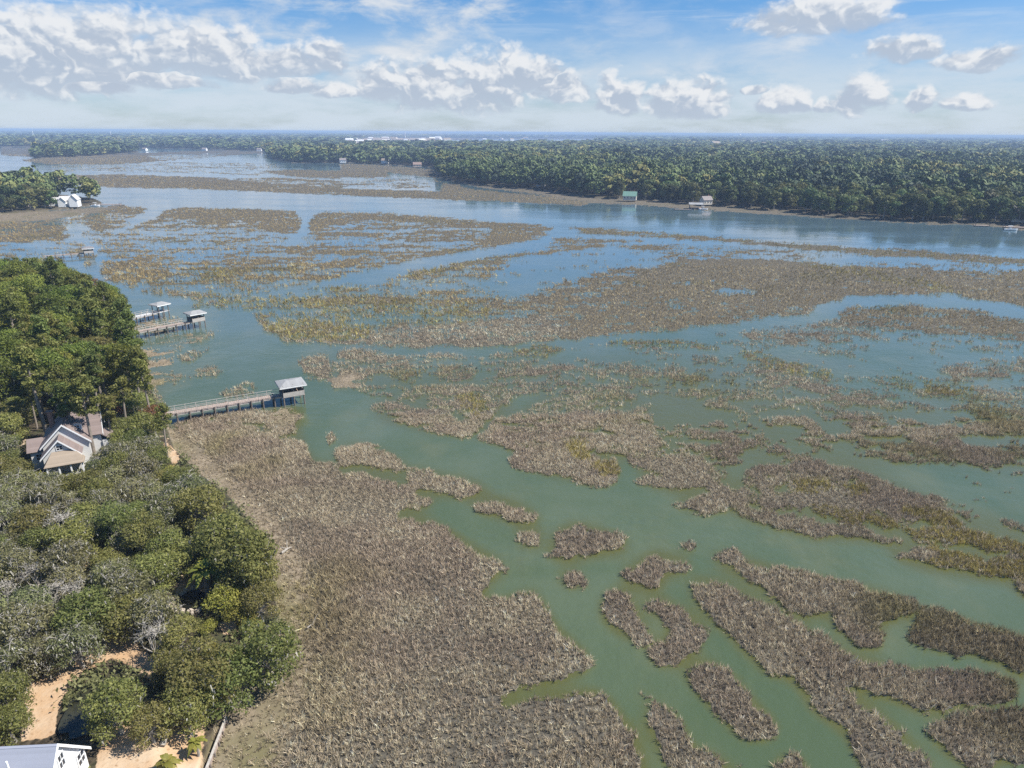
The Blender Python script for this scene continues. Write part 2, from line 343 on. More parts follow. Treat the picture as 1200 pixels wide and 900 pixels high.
# islands west of the middle
for d, k, p in (
 (1., 0, [(348,424),(370,414),(385,418),(392,432),(385,442),(362,438)]),
 (1., 0, [(398,411),(415,409),(440,412),(452,420),(450,426),(420,424),(398,420)]),
 (.9, 4, [(378,446),(405,438),(418,436),(432,448),(415,456),(386,453)]),
 (.8, 0, [(420,434),(470,425),(500,438),(490,452),(462,450),(448,440)]),
 (.85, 0, [(508,440),(528,427),(550,430),(556,445),(532,456),(510,451)]),
 (.8, 0, [(560,420),(600,411),(620,424),(640,440),(602,449),(576,440)]),
 (.95, 2, [(600,408),(640,404),(662,410),(640,420),(610,416)]),
 (.7, 0, [(625,430),(670,426),(690,444),(640,449),(622,441)]),
 (.95, 0, [(430,480),(450,472),(500,458),(560,454),(602,463),(592,480),(566,495),(556,505),(545,513),(510,508),(470,496),(440,486)]),
 (.3, 0, [(470,470),(490,466),(500,474),(480,480)]), (.2, 0, [(540,482),(552,488),(545,497),(534,490)]),
 (1., 2, [(535,464),(560,461),(573,480),(560,490),(540,478)]),
 (.82, 0, [(555,512),(580,495),(600,486),(640,466),(690,452),(740,462),(765,485),(768,512),(745,530),(700,528),(650,520),(620,522),(590,522)]),
 (.2, 0, [(600,524),(640,518),(700,524),(700,529),(640,526),(605,532)]),
 (.95, 0, [(595,534),(640,525),(690,532),(722,545),(728,558),(716,568),(690,566),(640,556),(605,546)]),
 (1., 2, [(660,520),(685,518),(692,540),(675,540)]), (1., 2, [(690,545),(720,540),(728,558),(710,562)]),
 (.8, 0, [(724,530),(760,525),(800,532),(850,550),(852,562),(800,558),(750,548)]),
 (1., 0, [(742,556),(800,556),(854,564),(853,576),(790,574),(748,568)]),
 (.95, 0, [(784,590),(830,577),(880,572),(930,580),(950,590),(940,600),(890,594),(840,600),(800,598)]),
 (.85, 0, [(860,560),(900,545),(950,538),(1000,548),(1060,575),(1100,592),(1130,604),(1140,616),(1060,610),(1000,598),(940,588),(880,578)]),
 (.1, 0, [(900,570),(925,560),(920,572)]), (.2, 0, [(1000,560),(1030,572),(1010,580),(990,568)]),
 (1., 2, [(930,566),(960,561),(976,574),(950,581),(934,578)]), (1., 2, [(985,571),(1008,568),(1020,580),(995,583)]),
 (1., 2, [(950,592),(1000,598),(1050,612),(1060,622),(1000,616),(955,604)]),
 (1., 0, [(858,597),(900,597),(960,612),(1000,620),(1058,630),(1060,640),(1000,634),(955,632),(905,618),(866,606)]),
 (1., 2, [(1050,598),(1090,596),(1130,608),(1132,622),(1090,616)]),
 (1., 2, [(1056,618),(1120,622),(1200,634),(1460,660),(1460,684),(1200,652),(1130,643),(1070,634)]),
 (.45, 0, [(1110,600),(1160,598),(1200,610),(1460,635),(1460,655),(1200,632),(1130,620)]),
 (1., 2, [(1042,644),(1090,640),(1140,650),(1200,658),(1460,690),(1460,720),(1200,684),(1150,679),(1080,666),(1046,656)]),
 (1., 0, [(1042,644),(1080,641),(1100,650),(1080,664),(1046,656)]),
 (1., 0, [(1184,687),(1200,682),(1460,700),(1460,730),(1200,704)]),
 # --- foreground islands
 (1., 0, [(394,534),(402,524),(430,523),(462,534),(478,548),(472,556),(440,552),(404,543)]),
 (1., 0, [(472,556),(490,548),(530,560),(562,566),(576,572),(560,582),(540,586),(510,579),(484,567)]),
 (1., 0, [(548,592),(575,580),(612,592),(636,605),(630,616),(590,609),(556,600)]),
 (.8, 0, [(374,512),(388,508),(398,516),(380,520)]),
 (1., 0, [(600,625),(620,619),(640,630),(630,643),(606,638)]),
 (.95, 0, [(650,622),(672,612),(702,620),(738,632),(736,648),(700,653),(662,656),(632,656),(648,646)]),
 (1., 0, [(650,674),(664,666),(690,678),(685,689),(660,687)]),
 (1., 0, [(720,672),(750,660),(764,644),(812,660),(812,668),(780,674),(776,692),(744,690)]),
 (1., 0, [(794,639),(808,634),(819,642),(805,649)]),
 (1., 0, [(703,714),(712,691),(735,695),(745,720),(765,750),(755,756),(730,746),(708,731)]),
 (1., 0, [(748,712),(770,699),(796,710),(826,735),(823,756),(800,779),(768,781),(757,761),(780,751),(788,736),(775,722)]),
 (1., 0, [(826,651),(850,645),(890,660),(940,672),(1000,685),(1078,708),(1071,723),(1030,729),(1036,756),(1024,761),(980,737),(974,723),(930,720),(898,692),(850,668)]),
 (1., 0, [(800,680),(832,678),(880,700),(930,730),(1000,770),(1060,785),(1120,790),(1192,800),(1196,818),(1130,826),(1080,836),(1040,818),(1000,806),(960,802),(900,792),(858,752),(824,716)]),
 (1., 0, [(928,794),(960,790),(1000,815),(1050,850),(1085,890),(1110,940),(1030,940),(990,862),(950,832)]),
 (1., 0, [(798,786),(830,772),(860,790),(882,820),(916,852),(905,869),(868,866),(838,836),(814,810)]),
 (1., 0, [(750,836),(782,828),(800,850),(816,880),(852,890),(850,940),(800,940),(770,872)]),
 (.6, 0, [(735,800),(762,810),(776,828),(750,822)]),
 (1., 0, [(1064,749),(1086,714),(1110,720),(1150,735),(1200,746),(1330,780),(1330,830),(1200,792),(1170,776),(1140,766),(1100,762)]),
 (1., 0, [(1084,850),(1120,844),(1180,835),(1260,838),(1300,900),(1200,890),(1180,896),(1150,901),(1128,900),(1100,872)]),
 (.9, 0, [(904,892),(936,880),(948,902),(945,940),(900,940)]),
 (.5, 0, [(840,895),(870,888),(880,910),(850,915)]),
 # --- the great marsh in front
 (.9, 0, [(196,496),(250,485),(300,478),(330,484),(350,500),(358,520),(362,545),(330,560),(260,580),(220,545)]),
 (1., 4, [(314,476),(340,472),(357,486),(341,502),(315,501)]),
 (1., 0, [(205,510),(260,500),(320,525),(350,538),(400,550),(440,560),(470,572),(506,583),(512,592),(482,598),(460,606),(500,612),(530,620),(546,635),(572,650),(590,660),(598,670),(570,682),(556,697),(578,706),(600,700),(626,690),(640,715),(652,735),(680,760),(698,776),(690,786),(650,800),(610,806),(588,820),(600,826),(640,815),(702,808),(722,830),(746,860),(758,900),(775,960),(760,1140),(180,1140),(250,860),(300,790),(335,760),(340,720),(325,640),(270,590),(235,560)]),
 (1., 4, [(198,500),(225,515),(280,563),(320,600),(352,650),(370,706),(367,776),(347,840),(328,900),(310,960),(300,1140),(160,1140),(240,850),(290,790),(330,760),(330,700),(318,640),(262,590),(225,555)]),
 (.12, 0, [(478,604),(500,599),(532,602),(522,614),(494,611)]),
 # --- west bank by the docks
 (.85, 4, [(150,392),(185,388),(215,384),(262,388),(262,395),(230,401),(212,412),(200,422),(206,440),(192,456),(175,452),(158,425)]),
 (.8, 4, [(150,378),(215,372),(222,380),(155,390)]),
 (.95, 0, [(205,420),(225,409),(252,405),(250,412),(222,425)]),
 (.8, 0, [(228,432),(250,425),(268,436),(252,446),(228,441)]),
 (.9, 0, [(262,462),(285,451),(302,452),(298,461),(268,468)]),
 (.75, 0, [(195,442),(225,438),(232,448),(205,455)]),
 (.9, 0, [(236,396),(255,388),(266,392),(255,397)]),
 (.5, 0, [(470,590),(500,590),(505,600),(480,600)]),
): mz(d, k, p)

# upland ground, woods and clearings
LAND = np.zeros((VH, UW), np.float32); WOOD = np.zeros((VH, UW), np.float32); SAND = np.zeros((VH, UW), np.float32)
POINT = [(-260,340),(0,338),(60,348),(122,370),(148,388),(165,425),(178,460),(192,490),(205,530),(235,560),(274,592),(305,632),(322,660),(322,700),(330,735),(318,768),(292,797),(268,828),(252,862),(232,920),(210,1140),(-260,1140)]
MAIN = [(-260,168),(0,172),(60,173),(165,173),(250,175),(312,177),(318,186),(345,191),(400,191),(440,192),(510,196),(513,208),(540,214),(600,221),(640,224),(700,233),(760,235),(800,239),(843,242),(900,246),(960,252),(1000,255),(1050,259),(1200,265),(1460,281),(1460,150),(-260,150)]
ISLE = [(40,186),(60,185),(120,182),(166,178),(150,176),(80,177),(45,180)]
WEST = [(-260,262),(0,249),(30,250),(60,246),(78,245),(112,240),(122,238),(110,234),(60,228),(0,226),(-260,230)]
for pp in (POINT, MAIN, ISLE, WEST): fill(LAND, pp, 1.)
for pp in (MAIN, ISLE, WEST): fill(WOOD, pp, 1.)
for pp in ([(395,168),(430,162),(560,162),(700,162.5),(715,166),(690,169.5),(560,171),(420,171)], [(840,168),(900,167),(960,170),(860,171)]):
    fill(WOOD, pp, 0.); fill(SAND, pp, 1.)
fill(WOOD, [(62,233),(102,233),(102,246),(62,250)], 0)
fill(WOOD, [(727,226),(750,228),(750,242),(727,240)], 0)
for pp, v in (([(30,852),(34,822),(70,795),(120,772),(138,745),(160,748),(165,775),(190,792),(186,822),(168,802),(140,790),(110,798),(86,815),(72,850),(70,880),(30,885)], 1.),
           ([(120,885),(150,862),(200,866),(242,850),(236,940),(120,980)], .9), ([(240,850),(252,825),(268,822),(264,838)], .8), ([(258,750),(276,742),(286,755),(268,764)], .8),
           ([(228,676),(245,672),(252,686),(236,690)], .7), ([(94,672),(108,664),(112,682),(98,686)], 1.), ([(132,655),(144,650),(150,660),(138,664)], .6),
           ([(10,535),(30,520),(34,530),(14,548)], 1.), ([(95,672),(110,664),(112,676)], .8), ([(100,480),(140,478),(140,494),(100,496)], .8), ([(196,520),(215,548),(205,560),(195,540)], .9), ([(212,690),(228,682),(250,690),(255,712),(236,726),(214,718),(205,704)], .75), ([(20,610),(36,600),(40,615)], .5)):
    fill(SAND, pp, v)
PALE = [(520,164),(620,162.5),(705,163),(700,168),(600,170),(530,169.5)]
fill(LAND, PALE, 0.); fill(SAND, PALE, 0.)
def blur(a, r, n=2):
    for _ in range(n):
        for ax in (0, 1):
            a = sum(np.roll(a, s, ax) for s in range(-r, r + 1)) / (2 * r + 1)
    return a
for w_ in (14,):
    stroke(D, [(150,400),(165,430),(178,462),(192,492),(205,530),(235,560),(274,592),(305,632),(322,660),(322,700),(330,735),(318,768),(292,797),(268,828),(252,862),(232,920)], 1., w_)
    stroke(K, [(192,492),(205,530),(235,560),(274,592),(305,632),(322,660),(322,700),(330,735),(318,768),(292,797),(268,828),(252,862),(232,920)], 4, w_ + 8)
Dn = np.maximum(D, LAND)
Db = blur(Dn, 1, 2); Dsoft = blur(Dn, 4, 2); _nf = np.clip((np.arange(VH)[:, None] + V0 - 420) / 160.0, 0, 1); Db = Db * (1 - _nf) + Dsoft * _nf; Lb = blur(LAND, 2, 2); Sb = blur(SAND, 2, 2)
# far rows need crisp edges: keep the raw map above y=230
far = np.clip((np.arange(VH)[:, None] + V0 - 225) / 40.0, 0, 1)
Db = Db * far + Dn * (1 - far); Lb = Lb * far + LAND * (1 - far)
def look(a, u, v, linear=True):
    x = np.clip(u - U0 - .5, 0, UW - 1.001); y = np.clip(v - V0 - .5, 0, VH - 1.001)
    if not linear: return a[np.round(y).astype(int), np.round(x).astype(int)]
    ix = x.astype(int); iy = y.astype(int); fx = x - ix; fy = y - iy
    return (a[iy, ix] * (1 - fx) + a[iy, ix + 1] * fx) * (1 - fy) + (a[iy + 1, ix] * (1 - fx) + a[iy + 1, ix + 1] * fx) * fy
def uv_of(x, y):
    P = np.stack([x, y, np.zeros_like(x)], 1)
    return project(P)[:2]
def cover(x, y, u=None, v=None):
    """marsh cover at a ground point, >0.5 where grass stands"""
    if u is None: u, v = uv_of(x, y)
    dist = np.hypot(x, y)
    wob = np.clip(dist / 250.0, .25, 1.0)
    wx = 1.8 * wob * fbm(x / (6 * wob), y / (6 * wob), 71, 3); wy = 1.8 * wob * fbm(x / (6 * wob), y / (6 * wob), 72, 3)
    u2, v2 = uv_of(x + wx, y + wy * 1.3)
    d = look(Db, u2, v2)
    big = fbm(x / 42 + 3, y / 26, 3, 3); mid = fbm(x / 15, y / 9, 9, 3); fine = fbm(x / 4.5, y / 3.5, 21, 3)
    n = (.5 * big + .75 * mid + .5 * fine)
    crumb = fbm(x / 1.9, y / 2.1, 27, 2)
    streak = fbm(x / 30 + .35 * y / 30, (y - .12 * x) / 5.5, 55, 4)
    mids = sstep(y, 85, 130) * (1 - sstep(y, 420, 700))
    n = n * (1 - .5 * mids) + mids * (.62 * streak + .25 * fine)
    amp = .20 + .05 * mids + .46 * (1 - (2 * np.clip(d, 0, 1) - 1) ** 2)
    amp = np.where(d < .03, .04, amp)
    broken = (.24 + .08 * sstep(y, 90, 130) * (1 - sstep(y, 230, 380))) * sstep(d, .05, .25) * (1 - .75 * sstep(d, .985, 1.0) * (v > 560) * (u < 520))
    sx = np.where(y < 200, 11.0, 24.0); sy = np.where(y < 200, 4.2, 9.0)
    web = np.abs(fbm((x + .5 * y) / sx, (y - .15 * x) / sy, 401, 3))
    veins = np.where(y < 200, 1.0, .38) * (.62 * mids * (1 - sstep(web, .05, .20)) + .30 * mids * (fbm(x / 5.5, y / 2.6, 411, 2) < -.35)) * (1 - .72 * sstep(d, .985, 1.0))
    n = n + 0
    return d - veins + amp * n + broken * (crumb + .02) + ((.22 * (u < 520) + .05) * sstep(d, .985, 1.) * (v > 560)), d
# ------------------------------------------------------------------ ground sheet
def hill(x, y, u, v):
    cv, d = cover(x, y, u, v)
    l = look(Lb, u, v)
    mud = np.clip((cv - .5 - .10 - .20 * sstep(y, 80, 120) * (1 - .9 * sstep(y, 190, 250))) * .8, -.6, .05)
    land = sstep(l, .35, .95)
    dist = np.hypot(x, y)
    up = np.where(dist < 330, (1.7 - 1.2 * sstep(v, 800, 850) * sstep(u, 180, 225)) + .35 * fbm(x / 14, y / 14, 33, 3), 1.5)
    z = mud * (1 - land) + up * land
    return z, cv, d, land
def polar(r0, r1, step, a0, a1, na):
    rs = [r0]
    while rs[-1] < r1: rs.append(rs[-1] * (1 + step))
    rs = np.array(rs); an = np.radians(np.linspace(a0, a1, na))
    R, A = np.meshgrid(rs, an, indexing='ij')
    return (R * np.sin(A)).ravel(), (R * np.cos(A)).ravel(), len(rs), na
def grid_faces(nr, na):
    i = np.arange(nr - 1)[:, None] * na + np.arange(na - 1)[None, :]
    i = i.ravel()
    return np.stack([i, i + 1, i + na + 1, i + na], 1)
gx, gy, nr, na = polar(26.0, 45000.0, .0075, -50, 50, 820)
gu, gv = uv_of(gx, gy)
gz, gc, gd, gl = hill(gx, gy, gu, gv)
ground_sand = look(Sb, gu + 3 * fbm(gx / 3, gy / 3, 51, 3), gv + 2 * fbm(gx / 3, gy / 3, 52, 3))
gk = look(K, gu, gv, False)
bank = sstep(look(blur((K == 4).astype(np.float32) * (D > .5), 6, 2), gu, gv), .15, .95)
m, nt = new_mat('ground_soil'); k = N(nt)
geo = k.node('ShaderNodeNewGeometry'); pos = geo.outputs['Position']
def attr(nm):
    a = k.node('ShaderNodeAttribute'); a.attribute_name = nm; return a.outputs['Fac']
n1 = k.noise(pos, .35, 6); n2 = k.noise(pos, 2.2, 5); n3 = k.noise(pos, .06, 4)
litter = k.mix(k.ss(n2, .35, .65), c4((.028, .022, .014)), c4((.085, .068, .045)))
litter = k.mix(k.ss(n1, .45, .7), litter, c4((.05, .055, .025)))
sand = k.mix(k.ss(n1, .3, .7), c4((.43, .28, .16)), c4((.48, .37, .26)))
sand = k.mix(k.ss(n2, .55, .75), sand, c4((.28, .17, .09)))
mudc = k.mix(k.ss(n2, .3, .7), c4((.060, .055, .044)), c4((.125, .112, .086)))
bankc = k.mix(k.ss(n1, .35, .65), c4((.17, .138, .095)), c4((.24, .195, .14)))
bankc = k.mix(k.math('MULTIPLY', k.ss(n3, .5, .65), .7), bankc, c4((.13, .12, .05)))
low = k.mix(attr('bank'), mudc, bankc)
sandy = k.ss(k.math('ADD', attr('sand'), k.math('MULTIPLY', k.math('SUBTRACT', k.math('ADD', n1, k.math('MULTIPLY', n2, .8)), .9), 1.6)), .35, .60)
high = k.mix(sandy, litter, sand)
base = k.mix(attr('land'), low, high)
b = k.node('ShaderNodeBsdfPrincipled'); k.put(b.inputs['Base Color'], base)
b.inputs['Roughness'].default_value = .85; b.inputs['Specular IOR Level'].default_value = .2
bn = k.node('ShaderNodeBump'); bn.inputs['Strength'].default_value = .5; bn.inputs['Distance'].default_value = .15
k.put(bn.inputs['Height'], n2); k.put(b.inputs['Normal'], bn.outputs[0])
o = k.node('ShaderNodeOutputMaterial'); k.put(o.inputs[0], b.outputs[0])
ground = mesh_np('ground', np.stack([gx, gy, gz], 1), grid_faces(nr, na), m, col={'sand': ground_sand, 'bank': bank, 'land': gl}, smooth=True)
tag(ground, 'mud flats, sandy banks and leaf strewn upland rising from the water', 'ground', kind='structure')

# ------------------------------------------------------------------ water
m, nt = new_mat('tidal_water'); k = N(nt)
geo = k.node('ShaderNodeNewGeometry'); pos = geo.outputs['Position']
st = k.node('ShaderNodeMapping'); st.inputs['Scale'].default_value = (1, .6, 1); k.put(st.inputs[0], pos)
def attr_w(nm):
    a_ = k.node('ShaderNodeAttribute'); a_.attribute_name = nm; return a_.outputs['Fac']
silt = k.noise(st.outputs[0], .012, 5, .6, .6)
silt2 = k.noise(st.outputs[0], .09, 4)
silt3 = k.noise(pos, .035, 5, .65, 1.2)
silt = k.math('ADD', k.math('MULTIPLY', silt, .6), k.math('MULTIPLY', silt3, .4))
col = k.mix(k.ss(silt, .38, .62), c4(WATER_A), c4(WATER_B))
col = k.mix(k.math('MULTIPLY', k.ss(silt2, .48, .72), .45), col, c4(WATER_C))
# far water: reflected sky blue painted into its colour; near creeks silt green
spx = k.node('ShaderNodeSeparateXYZ'); k.put(spx.inputs[0], pos)
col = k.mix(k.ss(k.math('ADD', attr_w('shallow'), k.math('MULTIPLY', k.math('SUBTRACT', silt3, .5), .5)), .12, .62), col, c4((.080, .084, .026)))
clear = k.ss(k.math('ADD', spx.outputs[1], k.math('MULTIPLY', k.math('SUBTRACT', silt3, .5), 120)), 90, 330)  # grows with distance: share of the painted sky blue, not water clarity
col = k.mix(clear, col, c4(WATER_FAR_SKY))
b = k.node('ShaderNodeBsdfPrincipled'); k.put(b.inputs['Base Color'], col); b.inputs['Specular IOR Level'].default_value = 1.0
wst = k.node('ShaderNodeMapping'); wst.inputs['Scale'].default_value = (.25, 1, 1); wst.inputs['Rotation'].default_value = (0, 0, .5); k.put(wst.inputs[0], pos)
wind = k.ss(k.noise(wst.outputs[0], .05, 4), .42, .62)
k.put(b.inputs['Roughness'], k.math('ADD', .05, k.math('MULTIPLY', wind, .09))); b.inputs['IOR'].default_value = 1.333
w1 = k.noise(pos, .9, 4, .6); w2 = k.noise(pos, .11, 3)
hgt = k.math('ADD', w1, k.math('MULTIPLY', w2, 3.0))
bn = k.node('ShaderNodeBump'); k.put(bn.inputs['Strength'], k.math('MULTIPLY', k.math('ADD', .20, k.math('MULTIPLY', wind, .38)), k.math('SUBTRACT', 1.0, k.math('MULTIPLY', clear, .6)))); bn.inputs['Distance'].default_value = .16
k.put(bn.inputs['Height'], hgt); k.put(b.inputs['Normal'], bn.outputs[0])
o = k.node('ShaderNodeOutputMaterial'); k.put(o.inputs[0], b.outputs[0])
rs = [0.5]
while rs[-1] < 46000: rs.append(rs[-1] * 1.016 + .25)
na_ = 721; R_, A_ = np.meshgrid(np.array(rs), np.linspace(-PI, PI, na_), indexing='ij')
X_, Y_ = (R_ * np.sin(A_)).ravel(), (R_ * np.cos(A_)).ravel()
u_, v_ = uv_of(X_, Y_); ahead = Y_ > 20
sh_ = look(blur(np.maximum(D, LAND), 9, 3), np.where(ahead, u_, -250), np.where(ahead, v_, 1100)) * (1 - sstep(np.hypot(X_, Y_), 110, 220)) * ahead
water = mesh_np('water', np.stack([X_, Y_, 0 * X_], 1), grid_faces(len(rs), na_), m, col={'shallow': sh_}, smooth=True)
tag(water, 'calm green tidal water turning sky blue towards the far river', 'water', kind='structure')

# ------------------------------------------------------------------ marsh grass
PAL = np.array([[.445, .365, .265], [.410, .320, .195], [.350, .285, .105], [.430, .315, .150], [.41, .335, .24]])
def grass(name, ylo, yhi, kden, smin, nb, label, seed):
    rng = np.random.default_rng(seed)
    xs, ys, ss = [], [], []
    y = ylo
    while y < yhi:
        s = max(smin, kden * y)
        dy = s * np.clip(y / 110.0, 1.0, 3.0)
        half = y * .80 + 25
        n = int(2 * half / s)
        x = (np.arange(n) + rng.random(n)) * s - half
        xs.append(x); ys.append(y + rng.random(n) * dy); ss.append(np.full(n, s))
        y += dy
    x = np.concatenate(xs); y = np.concatenate(ys); s = np.concatenate(ss)
    u, v = uv_of(x, y)
    cv, d = cover(x, y, u, v)
    l = look(Lb, u, v)
    feather = (.17 + .10 * (1 - sstep(d, .7, 1.0))) * (1 - .72 * sstep(y, 200, 300))
    prob = sstep(cv, .50 - feather, .50 + feather * .45)
    keep = (rng.random(len(x)) < prob) & (l < .4)
    jt = 1 + 7 * sstep(v, 520, 640) * (u < 480)
    kk = look(K, u + jt * rng.normal(0, 2.2, len(x)), v + jt * rng.normal(0, 1.4, len(x)), False)
    kk = np.where((kk == 2) & (rng.random(len(x)) < .3), 0, kk).astype(np.uint8)
    dense = fbm(x / 12, y / 10, 201, 4); keep &= rng.random(len(x)) < np.clip(1.02 + .4 * dense, .72, 1) + .6 * sstep(y, 110, 150)
    # the landward fringe is short and patchy
    p4 = np.where((kk == 4) & (v > 500), .5, np.where(kk == 4, .8, 1.0)); keep &= rng.random(len(x)) < p4
    x, y, s, kk, cv, u, v = (a[keep] for a in (x, y, s, kk, cv, u, v))
    n = len(x); print(name, n, 'tufts')
    lush = fbm(x / 23, y / 17, 88, 3); tone = fbm(x / 9, y / 7, 44, 3)
    h = (.74 + .16 * lush + .16 * fbm(x / 7, y / 6, 301, 3)) * np.where(kk == 4, .45, 1) * np.where(kk == 2, 1.15, 1) * np.where(kk == 1, .8, 1)
    h = h * (.75 + .5 * rng.random(n)) * np.clip(s / .5, 1, 1.7 if yhi < 300 else 1.25)
    colr = PAL[kk].copy()
    g = np.clip(lush * 1.3 - .55, 0, .8)[:, None] * np.isin(kk, (0, 1, 3))[:, None]
    colr = colr * (1 - g) + np.array([.25, .215, .085]) * g
    pink = np.clip(-tone * .7, 0, .35)[:, None] * (kk == 0)[:, None]
    colr = colr * (1 - pink) + np.array([.37, .275, .225]) * pink
    big_t = fbm(x / 38, y / 30, 144, 3)
    colr *= np.exp(rng.normal(0, .30 if yhi < 300 else .13, n))[:, None] * (1 + .16 * tone + .14 * big_t)[:, None]
    # blades
    T = np.repeat(np.arange(n), nb)
    az = rng.random(n * nb) * 2 * PI; sp = np.abs(rng.normal(.0, .34, n * nb)) + .08
    hh = h[T] * (.6 + .5 * rng.random(n * nb)); w = np.maximum(s[T], .36) * (.10 + .09 * rng.random(n * nb))
    bx = x[T] + rng.normal(0, .26, n * nb) * s[T]; by = y[T] + rng.normal(0, .26, n * nb) * s[T]
    zz = np.clip((cv[T] - .5) * .8, -.15, .05) - .06
    fa = rng.random(n * nb) * PI
    dx, dy_ = np.cos(fa) * w, np.sin(fa) * w
    tx = bx + np.cos(az) * np.sin(sp) * hh; ty = by + np.sin(az) * np.sin(sp) * hh; tz = zz + np.cos(sp) * hh
    V = np.empty((n * nb, 3, 3), np.float32)
    V[:, 0] = np.stack([bx - dx * .5, by - dy_ * .5, zz], 1); V[:, 1] = np.stack([bx + dx * .5, by + dy_ * .5, zz], 1); V[:, 2] = np.stack([tx, ty, tz], 1)
    # widest part sits above the base, as in a plume
    V[:, 0, 2] += hh * .15; V[:, 1, 2] += hh * .25
    cc = np.repeat((colr[T] * np.exp(rng.normal(0, .20, n * nb))[:, None])[:, None, :], 3, 1)
    cc[:, :2] *= np.array([.70, .72, .62]); cc[:, 2] *= np.array([1.22, 1.20, 1.22])      # green-brown stems, straw coloured tips
    ob = mesh_np(name, V.reshape(-1, 3), np.arange(n * nb * 3).reshape(-1, 3), GRASS_M, col={'tone': np.clip(cc, 0, .8).reshape(-1, 3)})
    tag(ob, label, 'marsh grass', kind='stuff')
m, nt = new_mat('marsh_grass'); k = N(nt); GRASS_M = m
a = k.node('ShaderNodeAttribute'); a.attribute_name = 'tone'
p = k.node('ShaderNodeBsdfPrincipled'); k.put(p.inputs['Base Color'], a.outputs['Color']); p.inputs['Roughness'].default_value = .7; p.inputs['Specular IOR Level'].default_value = .15
t = k.node('ShaderNodeBsdfTranslucent'); k.put(t.inputs[0], a.outputs['Color'])
ms = k.node('ShaderNodeMixShader'); ms.inputs[0].default_value = .2; k.put(ms.inputs[1], p.outputs[0]); k.put(ms.inputs[2], t.outputs[0])
o = k.node('ShaderNodeOutputMaterial'); k.put(o.inputs[0], ms.outputs[0])
grass('marsh_grass', 30, 118, .0, .31, 11, 'grey brown tufted marsh grass in the foreground flats and islands', 1)
grass('marsh_grass', 118, 270, .0036, .40, 7, 'tan and olive marsh grass in mid distance strips and islets', 2)
grass('marsh_grass', 270, 1500, .0030, .8, 6, 'rusty marsh grass on the far flats along the river', 3)
# ------------------------------------------------------------------ trees
LM = {
 'oak':   leafmat('oak_leaves', (.150, .168, .045), (.34, .33, .110), .5, .03, .22),
 'olive': leafmat('olive_leaves', (.150, .158, .062), (.32, .31, .145), .45, .03, .25),
 'bright': leafmat('bright_leaves', (.105, .140, .026), (.255, .275, .058), .45),
 'yellow': leafmat('yellow_leaves', (.17, .18, .03), (.30, .27, .06), .3, .02, .2),
 'rust':  leafmat('rust_leaves', (.16, .075, .03), (.28, .14, .06), .25, .02, .2),
 'pine':  leafmat('pine_needles', (.10, .125, .030), (.22, .225, .065), .35),
 'far':   leafmat('woodland_leaves', (.075, .105, .036), (.165, .180, .062), .35, .045, .45),
 'moss':  leafmat('hanging_moss', (.26, .25, .21), (.46, .43, .37), .2, .01, .2),
}
BARK = solid('grey_bark', (.26, .24, .21), .85, .3, 3)
PBARK = solid('pine_bark', (.23, .195, .16), .85, .3, 3)
DEADW = solid('bleached_wood', (.33, .30, .26), .8, .25, 3)

def cards(rng, P, Nn, size, jit, asp=.6):
    """one diamond leaf spray per point, facing roughly along Nn"""
    n = len(P)
    q = Nn + jit * rng.normal(0, 1, (n, 3)); q /= np.linalg.norm(q, axis=1, keepdims=True) + 1e-9
    r = rng.normal(0, 1, (n, 3)); t = np.cross(q, r); t /= np.linalg.norm(t, axis=1, keepdims=True) + 1e-9
    b = np.cross(q, t)
    s = size * np.exp(rng.normal(0, .3, n))[:, None]
    V = np.stack([P - t * s, P - b * s * asp + q * s * .15, P + t * s, P + b * s * asp + q * s * .15], 1)
    return V.reshape(-1, 3), np.arange(4 * n).reshape(-1, 4)
def blob_points(rng, blobs, n, lo=.7, hi=1.08, up=.25):
    B = np.array(blobs); w = B[:, 3] ** 2; w /= w.sum()
    i = rng.choice(len(B), n, p=w)
    d = rng.normal(0, 1, (n, 3)); d[:, 2] += up; d /= np.linalg.norm(d, axis=1, keepdims=True)
    rr = B[i, 3] * (lo + (hi - lo) * rng.random(n)); sq = B[i, 4]
    off = d * rr[:, None]; off[:, 2] *= sq
    P = B[i, :3] + off
    # thin out what lies deep inside another clump
    inside = np.zeros(n, bool)
    for j in range(len(B)):
        e = (P - B[j, :3]) / B[j, 3]; e[:, 2] /= B[j, 4]
        inside |= ((e ** 2).sum(1) < .42) & (i != j)
    k = ~inside
    return P[k], d[k]
def crown_blobs(rng, R, zc, H, nb, rmin=.30, rmax=.48, sq=.75):
    out = []
    for j in range(nb):
        a = 2 * PI * (j * .381966 + rng.random() * .15); q = math.sqrt((j + .5) / nb) * R * .72
        r = R * rng.uniform(rmin, rmax)
        z = zc + H * (.5 * (1 - (q / R) ** 2) - .25) + rng.normal(0, H * .13)
        out.append((q * math.cos(a), q * math.sin(a), z, r, sq))
    return out
def limbs(mb, rng, blobs, h0, r0, lean=(0, 0), n=6):
    base = Vector((0, 0, -.4)); fork = Vector((lean[0], lean[1], h0))
    mb.tube([base, Vector((lean[0] * .4, lean[1] * .4, h0 * .5)), fork], [r0 * 1.5, r0 * 1.05, r0 * .9], n + 1)
    for (x, y, z, r, _) in blobs:
        e = Vector((x, y, z)); mid = fork.lerp(e, .5) + Vector((rng.normal(0, .3), rng.normal(0, .3), -.25 * (e - fork).length * .5 + .2))
        mb.tube([fork - Vector((0, 0, .1)), mid, e], [r0 * .55, r0 * .34, r0 * .12], 5)
        for _ in range(2):
            d = Vector((rng.normal(0, 1), rng.normal(0, 1), rng.uniform(-.1, .9))).normalized()
            mb.tube([e, e + d * r * .55, e + d * r * 1.0 + Vector((0, 0, .1))], [r0 * .13, r0 * .09, r0 * .03], 4)

